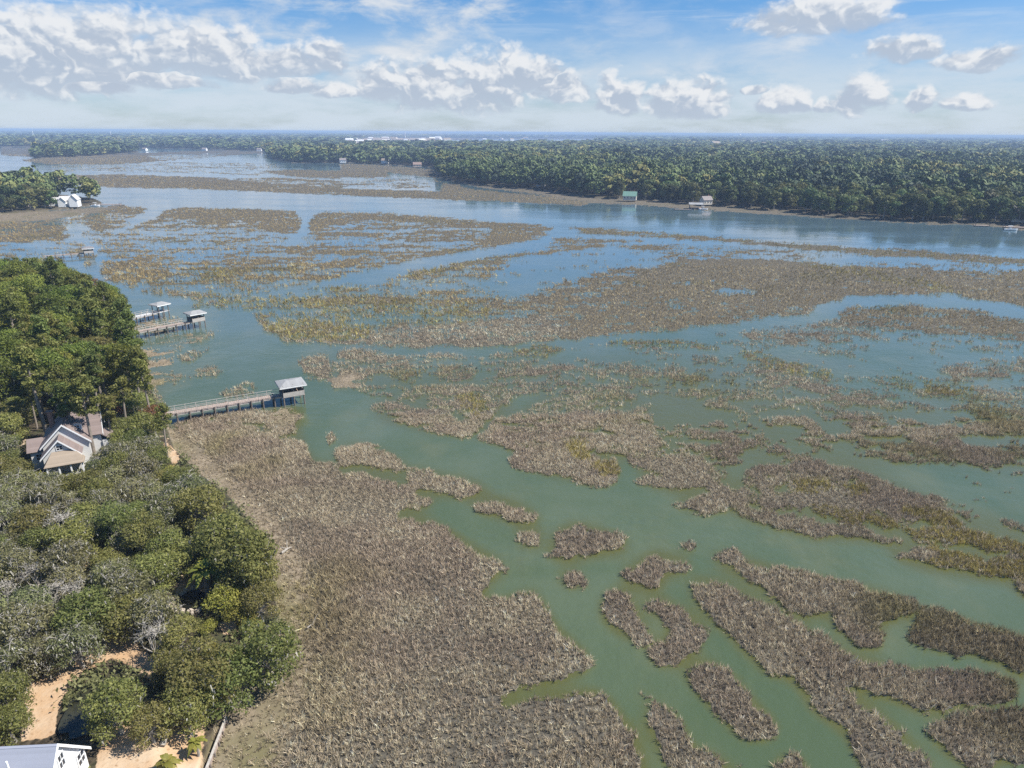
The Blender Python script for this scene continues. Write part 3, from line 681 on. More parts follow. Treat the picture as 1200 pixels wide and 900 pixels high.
PROTO = {}
def hide_proto(lst): pass
def proto_meshes(kind, i):
    """builds the meshes of one tree of a kind; returns [(part name, mesh)]"""
    rng = np.random.default_rng(100 + 17 * i + sum(map(ord, kind)))
    parts = []
    def keep(o, nm): me = o.data; bpy.data.objects.remove(o); parts.append((nm, me))
    mb = MB()
    if kind in ('oak', 'olive', 'bright', 'yellow', 'rust'):
        R, H = 3.6, 3.4
        nb = {'oak': 12, 'olive': 11, 'bright': 14, 'yellow': 8, 'rust': 8}[kind]
        zc = {'oak': 5.4, 'olive': 5.2, 'bright': 9.5, 'yellow': 3.6, 'rust': 6.5}[kind]
        if kind == 'bright': R, H = 4.0, 6.0
        bl = crown_blobs(rng, R, zc, H, nb + 4, .22, .46, .78)
        if kind == 'bright':   # lower skirts so the crown reaches well down
            for j in range(6):
                a = j * PI / 3 + rng.random(); bl.append((2.6 * math.cos(a), 2.6 * math.sin(a), rng.uniform(4.5, 7), rng.uniform(1.2, 1.7), .8))
        if kind in ('oak', 'olive'):   # low spreading skirts
            for j in range(6):
                a = j * PI / 3 + rng.random(); bl.append((2.5 * math.cos(a), 2.5 * math.sin(a), rng.uniform(2.0, 3.6), rng.uniform(.9, 1.4), .8))
        limbs(mb, rng, bl, zc * .42, .27 if kind != 'yellow' else .12, (rng.normal(0, .4), rng.normal(0, .4)))
        if kind == 'olive':                # pale bare boughs break through the crown
            for j in range(16):
                x, y, z, r, _ = bl[int(rng.integers(0, len(bl)))]
                d = Vector((rng.normal(0, 1), rng.normal(0, 1), rng.uniform(.1, 1.2))).normalized(); e = Vector((x, y, z)); e2 = e + d * r * 1.15
                mb.tube([e, e2, e2 + Vector((rng.normal(0, .3), rng.normal(0, .3), .25))], [.07, .05, .02], 4)
                for q in range(3):
                    f = Vector((rng.normal(0, 1), rng.normal(0, 1), rng.uniform(-.1, .7))).normalized() * .8
                    mb.tube([e2, e2 + f * .6, e2 + f], [.04, .03, .012], 4)
        keep(mb.build('trunk', BARK), 'trunk')
        n = {'oak': 6800, 'olive': 4600, 'bright': 7600, 'yellow': 2600, 'rust': 2400}[kind]
        P, d = blob_points(rng, bl, n, .6, 1.1)
        P += rng.normal(0, .2, P.shape)
        V, Fc = cards(rng, P, d, .145 if kind != 'bright' else .17, .55)
        keep(mesh_np('crown', V, Fc, LM[kind]), 'crown')
        if kind in ('oak', 'olive'):
            nm = 130 if kind == 'oak' else 560
            P, d = blob_points(rng, bl, nm, .8, 1.1, .1)
            ln = rng.uniform(.25, .75, len(P)) * (1 if kind == 'olive' else .8); w = rng.uniform(.05, .11, len(P)); a = rng.random(len(P)) * PI
            dx = np.stack([np.cos(a) * w, np.sin(a) * w, 0 * w], 1)
            dn = np.stack([rng.normal(0, .35, len(P)) * ln, rng.normal(0, .35, len(P)) * ln, -ln], 1)
            V = np.stack([P - dx, P + dx, P + dn + dx * .4, P + dn - dx * .4], 1).reshape(-1, 3)
            keep(mesh_np('hanging_moss', V, np.arange(len(V)).reshape(-1, 4), LM['moss']), 'hanging_moss')
    elif kind == 'pine':
        h = 13.5 + rng.uniform(-1, 1.5)
        lx, ly = rng.normal(0, .5), rng.normal(0, .5)
        mb.tube([(0, 0, -.4), (lx * .4, ly * .4, h * .45), (lx, ly, h)], [.30, .22, .07], 7)
        bl = []
        for j in range(13):
            z = h * (.62 + .40 * j / 12); q = (1 - abs(j / 12 - .35)) * 2.3 * rng.uniform(.4, 1)
            a = j * 2.4 + rng.random(); f = z / h
            c = (lx * f + q * math.cos(a), ly * f + q * math.sin(a), z, rng.uniform(.75, 1.25), .65); bl.append(c)
            mb.tube([(lx * f, ly * f, z - .5), (c[0], c[1], z - .1)], [.07, .03], 4)
        keep(mb.build('trunk', PBARK), 'trunk')
        P, d = blob_points(rng, bl, 2200, .3, 1.1)
        V, Fc = cards(rng, P, d, .22, .6, .45)
        keep(mesh_np('crown', V, Fc, LM['pine']), 'crown')
    elif kind == 'dead':
        bl = crown_blobs(rng, 2.6, 6.2, 3.5, 9)
        limbs(mb, rng, bl, 3.0, .2, (rng.normal(0, .5), rng.normal(0, .5)))
        for (x, y, z, r, _) in bl:
            for _ in range(7):
                d = Vector((rng.normal(0, 1), rng.normal(0, 1), rng.uniform(-.2, 1))).normalized(); e = Vector((x, y, z))
                mb.tube([e, e + d * r * .6 + Vector((rng.normal(0, .15), rng.normal(0, .15), .1)), e + d * r * 1.3 + Vector((rng.normal(0, .3), rng.normal(0, .3), .1))], [.035, .025, .012], 4)
        keep(mb.build('trunk', DEADW), 'trunk')
        P, d = blob_points(rng, bl, 260, .4, 1.1)
        V, Fc = cards(rng, P, d, .12, .8); keep(mesh_np('dry_twigs', V, Fc, LM['moss']), 'dry_twigs')
    elif kind == 'palm':
        mb.tube([(0, 0, -.3), (.1, 0, 1.6), (.05, .1, 2.6)], [.2, .16, .15], 7); keep(mb.build('trunk', BARK), 'trunk')
        Vs, Fs = [], []
        for j in range(26):
            a = 2.39996 * j; el = rng.uniform(-.3, 1.2); L = rng.uniform(1.2, 1.8)
            pts = [Vector((.05, .1, 2.6)) + Vector((math.cos(a) * math.cos(el) * L * t, math.sin(a) * math.cos(el) * L * t, math.sin(el) * L * t - 1.0 * t * t)) for t in (0, .35, .7, 1)]
            s = Vector((-math.sin(a), math.cos(a), 0)); b0 = len(Vs)
            for p, w in zip(pts, (.06, .30, .24, .02)): Vs += [tuple(p - s * w), tuple(p + s * w + Vector((0, 0, .04)))]
            for q in range(3): Fs.append((b0 + 2*q, b0 + 2*q + 1, b0 + 2*q + 3, b0 + 2*q + 2))
        keep(mesh_np('crown', np.array(Vs), np.array(Fs), LM['yellow']), 'crown')
    elif kind in ('far', 'shore'):
        h = 14.0; R = 4.6
        bl = crown_blobs(rng, R, h * .72, 6.0, 9, .34, .5, .8)
        for j in range(6):
            a = j * PI / 3 + rng.random(); bl.append((3.0 * math.cos(a), 3.0 * math.sin(a), rng.uniform(3.0, 7.0), rng.uniform(1.5, 2.1), .9))
        limbs(mb, rng, bl[:6], 5.0, .26, n=4)
        keep(mb.build('trunk', BARK), 'trunk')
        P, d = blob_points(rng, bl, 900, .75, 1.1)
        V, Fc = cards(rng, P, d, .62, .5); keep(mesh_np('crown', V, Fc, LM['far']), 'crown')
    return parts
def get_proto(kind, i):
    key = (kind, i)
    if key not in PROTO: PROTO[key] = proto_meshes(kind, i)
    return PROTO[key]
NAMES = {'oak': 'live_oak', 'olive': 'mossy_oak', 'bright': 'broadleaf_tree', 'yellow': 'yellow_shrub', 'rust': 'autumn_tree', 'pine': 'pine_tree', 'dead': 'dead_tree', 'palm': 'palm_shrub', 'far': 'woodland_tree', 'shore': 'woodland_tree'}
HT = {'oak': 7.4, 'olive': 7.2, 'bright': 13.5, 'yellow': 5.2, 'rust': 8.5, 'pine': 15, 'dead': 8.5, 'palm': 3.4, 'far': 15.5, 'shore': 15.5}
CR = {'oak': 3.7, 'olive': 3.7, 'bright': 4.2, 'yellow': 3.4, 'rust': 3.4, 'pine': 2.7, 'dead': 2.6, 'palm': 1.6, 'far': 4.8, 'shore': 4.8}
TREES = []
def ground_z(x, y):
    x = np.atleast_1d(float(x)); y = np.atleast_1d(float(y)); u, v = uv_of(x, y)
    return float(hill(x, y, u, v)[0][0])
def plant(kind, i, x, y, s=1.0, rz=0.0, sz=None, z=None):
    root = empty(NAMES[kind], (x, y, ground_z(x, y) if z is None else z), rz)
    root.scale = (s, s, (sz or s))
    for nm, me in get_proto(kind, i):
        o = bpy.data.objects.new(nm, me); C.objects.link(o); o.parent = root
        if nm in ('hanging_moss', 'dry_twigs'): o['kind'] = 'stuff'
    TREES.append((kind, root, x, y, s, sz or s)); return root
def plant_at(kind, i, u, v, s=1.0, rz=0.0, f=.72, sz=None, z0=1.6):
    """plants a tree whose crown centre stands at the surveyed direction (u, v)"""
    p = at(u, v, z0 + HT[kind] * (sz or s) * f)
    return plant(kind, i, p.x, p.y, s, rz, sz)

# the near wood: Poisson placement on the point, kept out of the clearings
CLEAR = [[(25,520),(40,498),(60,474),(104,476),(108,512),(100,540),(60,548),(36,545)],[(34,848),(40,822),(72,797),(120,774),(138,750),(158,750),(164,775),(188,794),(184,818),(168,800),(140,790),(110,798),(86,815),(72,850),(70,880),(34,880)],
         [(0,872),(5,862),(75,862),(92,900),(92,940),(0,940)], [(100,872),(158,866),(200,866),(245,852),(236,940),(120,960),(90,920)],
         [(208,690),(228,680),(252,690),(254,716),(232,726),(212,716)], [(262,750),(276,744),(284,755),(268,762)],
         [(28,505),(62,478),(100,482),(103,505),(100,530),(40,536)], [(100,487),(126,484),(122,500),(102,500)]]
def inpoly(u, v, P):
    r = False; n = len(P)
    for i in range(n):
        xa, ya = P[i]; xb, yb = P[(i + 1) % n]
        if (ya > v) != (yb > v) and u < (xb - xa) * (v - ya) / (yb - ya) + xa: r = not r
    return r
def blocks(kind, x, y, s, sz, tol=0):
    z = 1.6; n = 0
    for (fz, fr) in ((.95, 0), (.7, 0), (.45, 0)):
        u, v, zc = project(np.array([x, y, z + HT[kind] * sz * fz]))
        r = CR[kind] * s * .8 * FPX / zc[0]
        for q in range(8):
            uu, vv = u[0] + r * math.cos(q * PI / 4), v[0] + r * .8 * math.sin(q * PI / 4)
            n += any(inpoly(uu, vv, P) for P in CLEAR)
        n += any(inpoly(u[0], v[0], P) for P in CLEAR) * 2
    return n > tol
fixed = [  # the trees one can pick out: kind, variant, crown centre, scale, spin
 ('oak',0,312,742,.86,.3), ('oak',1,304,700,.58,2.), ('oak',2,285,650,1.0,.9), ('oak',0,300,668,.72,2.6), ('oak',3,262,628,.95,4.), ('oak',1,232,590,.9,1.), ('olive',1,222,574,.8,.2),
 ('oak',2,134,826,.66,1.2), ('oak',3,214,814,.66,.5), ('oak',0,232,780,.85,3.4), ('oak',1,176,846,.48,2.), ('yellow',0,262,705,.62,.4), ('yellow',1,240,668,.5,.4), ('palm',0,238,672,1.3,.6),
 ('yellow',1,280,720,.5,1.9), ('oak',2,262,772,.8,2.2), ('oak',0,4,808,.62,1.), ('oak',1,8,840,.5,1.), ('palm',1,195,893,.7,0), ('palm',1,228,862,.6,1.)]
PTS = []
for kd, i, u, v, s, rz in fixed:
    r = plant_at(kd, i, u, v, s, rz); PTS.append((r.location.x, r.location.y, CR[kd] * s))
pines = [(34,425,1.05),(76,452,.95),(92,452,.98),(70,446,.85),(121,468,.7),(58,402,.9),(104,430,.9),(18,395,.95),(186,482,.6)]
for j, (u, v, s) in enumerate(pines):
    r = plant_at('pine', j % 3, u, v, s, j * 1.3, .85); PTS.append((r.location.x, r.location.y, 2.0))
rng = np.random.default_rng(42)
xs0, xs1, ys0, ys1 = -160, 0, 28, 235
count = {'L': 0, 'U': 0}
for tr in range(40000):
    x = rng.uniform(xs0, xs1); y = rng.uniform(ys0, ys1)
    u, v = uv_of(np.array([x]), np.array([y])); u, v = u[0], v[0]
    if u < -70 or v > 1010 or v < 338 or look(Lb, np.array([u]), np.array([v]))[0] < .93: continue
    upper = v < 545
    if upper:
        kd = rng.choice(['bright', 'pine', 'oak', 'rust'], p=[.70, .17, .09, .04]); s = rng.uniform(.8, 1.12)
        if kd == 'oak': s *= 1.35
        if v > 500: s *= .72
        if v > 500 and kd == 'bright': kd = 'oak'
    else:
        kd = rng.choice(['oak', 'olive', 'dead', 'yellow', 'rust'], p=[.39, .50, .04, .07, .0]); s = rng.uniform(.5, .82)
        if kd == 'yellow': s *= .55
    sz = s * rng.uniform(.85, 1.1)
    rr = CR[kd] * s
    if any((x - a) ** 2 + (y - b) ** 2 < (.56 * (rr + c)) ** 2 for a, b, c in PTS): continue
    if blocks(kd, x, y, s, sz): continue
    # no crown beyond the outline of the wood
    uc, vc, zc = project(np.array([x, y, 1.6 + HT[kd] * sz * .7])); re = uc[0] + .9 * rr * FPX / zc[0]
    lim = np.interp(vc[0], [300, 330, 360, 400, 440, 480, 500, 540, 580, 610, 640, 700, 740, 780, 820, 850], [62, 126, 150, 163, 178, 192, 196, 205, 245, 280, 318, 332, 342, 318, 285, 262])
    if re > lim + 3: continue
    if upper and 1.6 + HT[kd] * sz > 6:
        ut, vt, _ = project(np.array([x, y, 1.6 + HT[kd] * sz * .97]))
        if vt[0] < np.interp(ut[0], [0, 60, 100, 125, 150, 190], [298, 303, 322, 330, 356, 400]): continue
    plant(kd, int(rng.integers(0, 4 if kd in ('oak', 'olive') else 3)), x, y, s, rng.uniform(0, 6.28), sz)
    PTS.append((x, y, rr)); count['U' if upper else 'L'] += 1
print('near trees', count)

# the woods: the nearest trees one by one, the rest as one mass
def wood_points(seed):
    rng = np.random.default_rng(seed); X, Y, S = [], [], []
    y = 380.0
    while y < 42000:
        s = max(7.6, .0088 * y); half = y * .85 + 40
        n = int(2 * half / s)
        X.append((np.arange(n) + rng.random(n) * .9) * s - half); Y.append(y + rng.random(n) * s); S.append(np.full(n, s)); y += s * .9
    return map(np.concatenate, (X, Y, S))
wx, wy, ws = wood_points(7)
wu, wv = uv_of(wx, wy)
ok = (look(WOOD, wu, wv, False) > .5)
gap = fbm(wx / 160, wy / 420, 61, 3)
ok &= ~((gap > .60) & (wy > 1000))
wx, wy, ws, wu, wv = (a[ok] for a in (wx, wy, ws, wu, wv))
order = np.argsort(np.hypot(wx, wy)); wx, wy, ws, wu, wv = (a[order] for a in (wx, wy, ws, wu, wv))
inview = (wu > -25) & (wu < 1225)
# front rows: few trees stand between them and the water
front = np.zeros(len(wx), bool)
probe = look(WOOD, wu, wv + 7.0, False)
front = inview & (probe < .5) & (np.hypot(wx, wy) < 1150)
second = inview & ~front & (np.hypot(wx, wy) < 900)
idx_front = np.where(front)[0][:200]; idx_second = np.where(second)[0][:max(0, 260 - len(idx_front))]
ind = np.zeros(len(wx), bool); ind[idx_front] = True; ind[idx_second] = True
print('woodland individuals', ind.sum(), 'front', len(idx_front), 'mass', (~ind).sum())
rng = np.random.default_rng(8)
WTREES = []
for j in np.where(ind)[0]:
    s = rng.choice([rng.uniform(.55, .85), rng.uniform(.8, 1.2), rng.uniform(.9, 1.3)]) * (0.9 if front[j] else 1.0)
    kd = 'shore' if front[j] else 'far'
    if wv[j] > 215 and 92 < wu[j] < 140: s *= .5
    root = plant(kd, int(rng.integers(0, 4)), wx[j], wy[j], s, rng.uniform(0, 6.28), s * rng.uniform(.85, 1.1), z=1.4); TREES.pop()
    WTREES.append((root, wu[j], wv[j], front[j]))
# mass: a crown of leaf sprays per tree, coarser with distance
rest = np.where(~ind)[0]
Vs, Fs, Ts, nv = [], [], [], 0
tmpl = []
for t in range(4):
    for lod, (n, sz) in enumerate(((300, .95), (90, 1.7), (26, 3.0))):
        r2 = np.random.default_rng(300 + t * 5 + lod)
        bl = crown_blobs(r2, 4.6, 10.4, 6.0, 8, .34, .5, .8)
        for q in range(4):
            a = q * PI / 2 + r2.random(); bl.append((3 * math.cos(a), 3 * math.sin(a), r2.uniform(3.5, 7), 1.9, .9))
        P, d = blob_points(r2, bl, n, .75, 1.08, .6); V, Fc = cards(r2, P, d, sz, .45)
        tmpl.append(V)
dist = np.hypot(wx, wy)
for lod, (a, b_) in enumerate(((0, 1150), (1150, 3000), (3000, 1e9))):
    for t in range(4):
        sel = rest[(dist[rest] >= a) & (dist[rest] < b_) & (rest % 4 == t)]
        if not len(sel): continue
        V = tmpl[t * 3 + lod]
        sc = np.clip(np.exp(rng.normal(-.03, .22, len(sel))), .5, 1.45) * (1 + .12 * fbm(wx[sel] / 70, wy[sel] / 90, 13, 2)); wide = np.clip(ws[sel] / 8.2, 1, None); ang = rng.random(len(sel)) * 6.28
        sxy = (sc * wide)[:, None]; szz = (sc * np.clip(1.0 + .0 * wide, 1, 1.2) * rng.uniform(.85, 1.12, len(sel)))[:, None]
        X = wx[sel][:, None] + sxy * (V[None, :, 0] * np.cos(ang)[:, None] - V[None, :, 1] * np.sin(ang)[:, None])
        Y = wy[sel][:, None] + sxy * (V[None, :, 0] * np.sin(ang)[:, None] + V[None, :, 1] * np.cos(ang)[:, None])
        Z = 1.4 + szz * V[None, :, 2]
        tn_ = .7 * fbm(wx[sel] / 110, wy[sel] / 200, 66, 3) + rng.normal(0, .42, len(sel))
        Ts.append(np.repeat(tn_, V.shape[0]))
        W = np.stack([X, Y, Z], 2).reshape(-1, 3)
        Vs.append(W); Fs.append(np.arange(len(W)).reshape(-1, 4) + nv); nv += len(W)
# tone per tree for the mass
tone = []
for tt in Ts: tone.append(tt)
m, nt = new_mat('woodland_mass'); k = N(nt)
a = k.node('ShaderNodeAttribute'); a.attribute_name = 'species'
g = k.node('ShaderNodeNewGeometry')
c1 = k.mix(g.outputs['Random Per Island'], c4((.090, .130, .048)), c4((.160, .195, .072)))
c2 = k.mix(k.ss(a.outputs['Fac'], .15, 1.0), c1, c4((.23, .215, .07)))
c3 = k.mix(k.ss(k.math('MULTIPLY', a.outputs['Fac'], -1), .1, .9), c2, c4((.055, .075, .045)))
p = k.node('ShaderNodeBsdfPrincipled'); k.put(p.inputs['Base Color'], c3); p.inputs['Roughness'].default_value = .7; p.inputs['Specular IOR Level'].default_value = .2
o = k.node('ShaderNodeOutputMaterial'); k.put(o.inputs[0], p.outputs[0])
ob = mesh_np('distant_woods', np.concatenate(Vs), np.concatenate(Fs), m, col={'species': np.concatenate(tone)})
tag(ob, 'dense dark green woods stretching from the far bank to the horizon', 'woods', kind='stuff')

# undergrowth on the near point
rng = np.random.default_rng(77)
n = 85000
x = rng.uniform(-165, 0, n); y = rng.uniform(28, 240, n); u, v = uv_of(x, y)
cl = look(blur(SAND, 3, 2), u, v)
thick = fbm(x / 5, y / 5, 91, 3)
keep = (look(Lb, u, v) > .6) & (u > -120) & (v < 1050) & (cl < .25) & (thick > -.25)
for P in CLEAR:
    keep &= ~np.array([inpoly(a_, b_, P) for a_, b_ in zip(u, v)])
x, y = x[keep], y[keep]; uu, vv = u[keep], v[keep]; z = hill(x, y, uu, vv)[0]
rep = 7; T = np.repeat(np.arange(len(x)), rep)
P = np.stack([x[T] + rng.normal(0, .35, len(T)), y[T] + rng.normal(0, .35, len(T)), z[T] + rng.uniform(.05, 1.1, len(T)) * (.7 + .5 * np.clip(thick[keep][T], 0, 1))], 1)
d = rng.normal(0, 1, (len(T), 3)); d[:, 2] = np.abs(d[:, 2]) + .4; d /= np.linalg.norm(d, axis=1, keepdims=True)
V, Fc = cards(rng, P, d, .2, .5)
ob = mesh_np('undergrowth', V, Fc, LM['olive'])
tag(ob, 'low olive scrub and saplings under the trees of the near point', 'scrub', kind='stuff')
# ------------------------------------------------------------------ docks
DECKW = boards('dock_boards', (.36, .285, .24), .25, 0, .16)
DECKG = boards('grey_dock_boards', (.55, .55, .55), .2, 0, .16)
PILE = solid('tarred_piles', (.16, .135, .115), .85, .3, 4)
RAILM = solid('bleached_rail', (.40, .37, .34), .8, .2, 3)
ROOFG = boards('pale_metal_roof', (.30, .30, .295), .2, 0, .45, .5)
WHITEW = solid('white_painted_wood', (.74, .74, .73), .6, .06, 2)
BOATW = solid('boat_gelcoat', (.78, .78, .78), .35, .05, 2)
DARKG = solid('dark_glass', (.03, .035, .045), .15, .2, 1, .5)

def dock(label, p0, p1, width, z, houses, deck_m, roof_m, npile, rail=True, half_wall=True, roof_h=2.5, hl=4.6, hw=4.4, house=True):
    d = Vector((p1.x - p0.x, p1.y - p0.y, 0)); L = d.length; rz = math.atan2(d.y, d.x)
    root = empty('dock', (p0.x, p0.y, 0), rz); tag(root, label, 'dock')
    m = MB()
    nb = int(L / .32)
    for i in range(nb):
        x = (i + .5) * L / nb
        m.box((x, random.uniform(-.02, .02), z + random.uniform(-.006, .006)), (L / nb - .02, width, .05))
    m.build('deck', deck_m, root)
    m = MB()
    for s in (-1, 1): m.box((L / 2, s * (width / 2 - .12), z - .19), (L, .12, .30))
    m.build('stringer', RAILM, root)
    for i in range(npile):
        x = L * (i + .35) / npile
        m = MB()
        for s in (-1, 1): m.tube([(x, s * (width / 2 + .08), -2.2), (x + random.uniform(-.03, .03), s * (width / 2 + .08), z + .22)], [.15, .12], 8)
        m.box((x, 0, z - .46), (.2, width + .5, .22))
        m.build('pile_bent', PILE, root)
    if rail:
        for s in (-1, 1):
            m = MB()
            m.box((L / 2, s * (width / 2 + .02), z + .95), (L, .09, .04)); m.box((L / 2, s * (width / 2 + .02), z + .5), (L, .04, .06))
            for i in range(int(L / 1.8)): m.box(((i + .5) * 1.8, s * (width / 2 + .02), z + .5), (.09, .09, .98))
            m.build('railing', RAILM, root)
    if house:
        cx = L + hl / 2
        m = MB(); nb = int(hl / .3)
        for i in range(nb): m.box((L + (i + .5) * hl / nb, 0, z + .003), (hl / nb - .015, hw, .06))
        m.build('platform', deck_m, root)
        for sx in (-1, 0, 1):
            for sy in (-1, 1):
                MB().tube([(cx + sx * (hl / 2 - .2), sy * (hw / 2 - .15), -2.2), (cx + sx * (hl / 2 - .2), sy * (hw / 2 - .15), z + roof_h - .1)], [.16, .11], 8).build('post', PILE, root)
        m = MB(); e = .45; zr = z + roof_h
        A = [(L - e, -hw/2 - e, zr - .25), (L + hl + e, -hw/2 - e, zr - .25), (L + hl + e, hw/2 + e, zr - .25), (L - e, hw/2 + e, zr - .25)]
        r0, r1 = (L + hl * .3, 0, zr + .3), (L + hl * .7, 0, zr + .3)
        m.slab([A[0], A[1], r1, r0], .1); m.slab([A[2], A[3], r0, r1], .1); m.slab([A[1], A[2], r1], .1); m.slab([A[3], A[0], r0], .1)
        rf = m.build('roof', roof_m, root)
        m = MB()
        for (a, b) in ((A[0], A[1]), (A[1], A[2]), (A[2], A[3]), (A[3], A[0])):
            a, b = Vector(a), Vector(b); dd = b - a
            m.box(tuple((a + b) / 2 + Vector((0, 0, -.18))), (dd.length + .06, .06, .22), math.atan2(dd.y, dd.x))
        m.build('fascia', WHITEW, rf)
        if half_wall:
            m = MB()
            for s in (-1, 1): m.box((cx, s * (hw / 2 - .02), z + .5), (hl - .3, .08, .95))
            m.box((L + hl - .06, 0, z + .5), (.08, hw - .3, .95))
            m.build('half_wall', RAILM, root)
            m = MB(); m.box((cx, hw / 2 - .5, z + .45), (hl * .7, .45, .06)); m.box((cx - 1, hw / 2 - .5, z + .22), (.08, .4, .4)); m.box((cx + 1, hw / 2 - .5, z + .22), (.08, .4, .4))
            m.build('bench', DECKW, root)
    return root
zt = 1.9
dock('long brown boardwalk dock ending in a white roofed shelter over the channel', at(186, 486.5, zt), at(329, 463, zt), 1.9, zt, 1, DECKW, ROOFG, 10, True, True, 2.5, 4.2, 3.9)
dock('brown boardwalk dock with small white roofed shelter, nearer of the two by the wood', at(120, 396, zt), at(222, 377, zt), 2.1, zt, 1, DECKW, ROOFG, 9, True, True, 2.5, 3.6, 3.4)
dock('pale grey dock with white roofed shelter, farther of the two by the wood', at(112, 382, zt), at(182, 366, zt), 2.3, zt, 1, DECKG, ROOFG, 7, True, False, 2.4, 3.3, 3.2)
dock('small dark timber dock standing in the flooded marsh beyond the wood', at(52, 300, 1.5), at(98, 296.5, 1.5), 1.6, 1.5, 1, DECKW, solid('dark_shelter_roof', (.20, .19, .19), .7, .2), 5, False, True, 2.3, 3.6, 3.2)

# ------------------------------------------------------------------ houses
SHING = boards('brown_shingles', (.21, .165, .15), .22, 2, .16)
SHING2 = boards('tan_shingles', (.29, .235, .18), .18, 2, .16)
SIDING = boards('white_siding', (.76, .76, .75), .05, 2, .2)
GREYS = boards('blue_grey_shingles', (.30, .315, .37), .14, 2, .17)
TRIM = solid('white_trim', (.78, .78, .77), .55, .04)
CHIM = solid('chimney_brick', (.32, .17, .12), .85, .25, 4)
GREENR = boards('green_metal_roof', (.15, .26, .21), .12, 0, .45, .5)
CREAM = solid('cream_wall', (.62, .57, .48), .7, .08)
TANW = solid('tan_wall', (.48, .38, .30), .7, .1)
ROOFB = solid('grey_brown_roof', (.24, .21, .20), .8, .2, 2)
ROOFW = solid('white_roof', (.72, .72, .71), .55, .06)

def gable(mb_w, mb_r, cx, cy, L, Wd, zb, ze, zr, along='x', over=.45, th=.16, ends=(1, 1)):
    """one gabled block: walls into mb_w, roof slabs into mb_r; the ridge runs along `along`"""
    def T(a, b, z): return (cx + a, cy + b, z) if along == 'x' else (cx - b, cy + a, z)
    l, w = L / 2, Wd / 2
    for s in (-1, 1):
        mb_w.poly([T(-l, s * w, zb), T(l, s * w, zb), T(l, s * w, ze), T(-l, s * w, ze)])
        mb_w.poly([T(s * l, -w, zb), T(s * l, w, zb), T(s * l, w, ze), T(s * l, 0, zr), T(s * l, -w, ze)])
    k_ = (zr - ze) / w
    for s in (-1, 1):
        mb_r.slab([T(-l - over, s * (w + over), ze - k_ * over + .06), T(l + over, s * (w + over), ze - k_ * over + .06), T(l + over, 0, zr + .06), T(-l - over, 0, zr + .06)], th)
def rake(mb, cx, cy, L, Wd, ze, zr, along, end, over=.45, wd=.2):
    """bargeboards of one gable end"""
    w = Wd / 2; k_ = (zr - ze) / w; x = end * (L / 2 + over + .03)
    for s in (-1, 1):
        def T(a, b, z): return (cx + a, cy + b, z) if along == 'x' else (cx - b, cy + a, z)
        p = [T(x, 0, zr + .10), T(x, s * (w + over), ze - k_ * over + .10), T(x, s * (w + over), ze - k_ * over - wd), T(x, 0, zr - wd)]
        q = [T(x - end * .06, 0, zr + .10), T(x - end * .06, s * (w + over), ze - k_ * over + .10), T(x - end * .06, s * (w + over), ze - k_ * over - wd), T(x - end * .06, 0, zr - wd)]
        mb.poly(p); mb.poly(q)
        for i in range(4): j = (i + 1) % 4; mb.poly([p[i], p[j], q[j], q[i]])
def window(parent, c, w, h, nrm):
    """window proud of a wall; nrm is 'x+','x-','y+' or 'y-'"""
    ax = nrm[0]; sg = 1 if nrm[1] == '+' else -1
    f = MB(); t = .09
    for (a, b, ww, hh) in ((0, h/2, w + t, t), (0, -h/2, w + t, t), (-w/2, 0, t, h), (w/2, 0, t, h), (0, 0, .05, h), (0, 0, w, .05)):
        f.box((c[0] + (0 if ax == 'x' else a) + (sg * .05 if ax == 'x' else 0), c[1] + (a if ax == 'x' else 0) + (sg * .05 if ax == 'y' else 0), c[2] + b), ((.08, ww, hh) if ax == 'x' else (ww, .08, hh)))
    o = f.build('window', TRIM, parent)
    g = MB().box((c[0] + (sg * .02 if ax == 'x' else 0), c[1] + (sg * .02 if ax == 'y' else 0), c[2]), ((.03, w, h) if ax == 'x' else (w, .03, h))); g.build('pane', DARKG, o)
    return o

# brown roofed house in the near wood: the ridge runs towards the viewer, lower gables step down in front
hp = at(66, 512, 5.5); hy = at(66, 512, 5.5).y
root = empty('house', (hp.x + 2.6, hp.y - 1.0, 1.6), math.radians(27)); root.scale = (.82, .82, .86)
tag(root, 'house with brown shingled stepped gables and white walls among the trees', 'house')
w_, r_, t_, s_ = MB(), MB(), MB(), MB()
gable(w_, r_, -.3, 2.0, 8.5, 7.2, 0, 5.0, 8.4, 'y')                # main block
gable(w_, r_, 1.9, 2.9, 6.4, 5.6, 0, 5.2, 7.9, 'x')                # cross wing to the right
BG = [(-.3, 2.0, 8.5, 7.2, 5.0, 8.4, 'y', -1), (1.9, 2.9, 6.4, 5.6, 5.2, 7.9, 'x', 1), (-1.0, -3.4, 3.2, 5.6, 4.0, 6.7, 'y', -1)]
gable(w_, r_, -1.0, -3.4, 3.2, 5.6, 0, 4.0, 6.7, 'y')
gable(w_, r_, -4.6, 1.6, 3.4, 4.2, 0, 3.8, 5.2, 'x')               # low left wing
# dormer on the right wing
w_.box((1.6, .9, 6.6), (1.5, 1.6, 1.7))
for s in (-1, 1): r_.slab([(1.6 + s * 1.05, -.2, 7.35), (1.6 + s * 1.05, 2.3, 7.35), (1.6, 2.3, 7.75), (1.6, -.2, 7.75)], .12)
# right hand lower roof
r_.slab([(6.9, -.4, 3.6), (6.9, 3.6, 3.6), (5.2, 3.6, 4.9), (5.2, -.4, 4.9)], .15)
w_.box((5.9, 1.6, 1.75), (1.4, 3.6, 3.5))
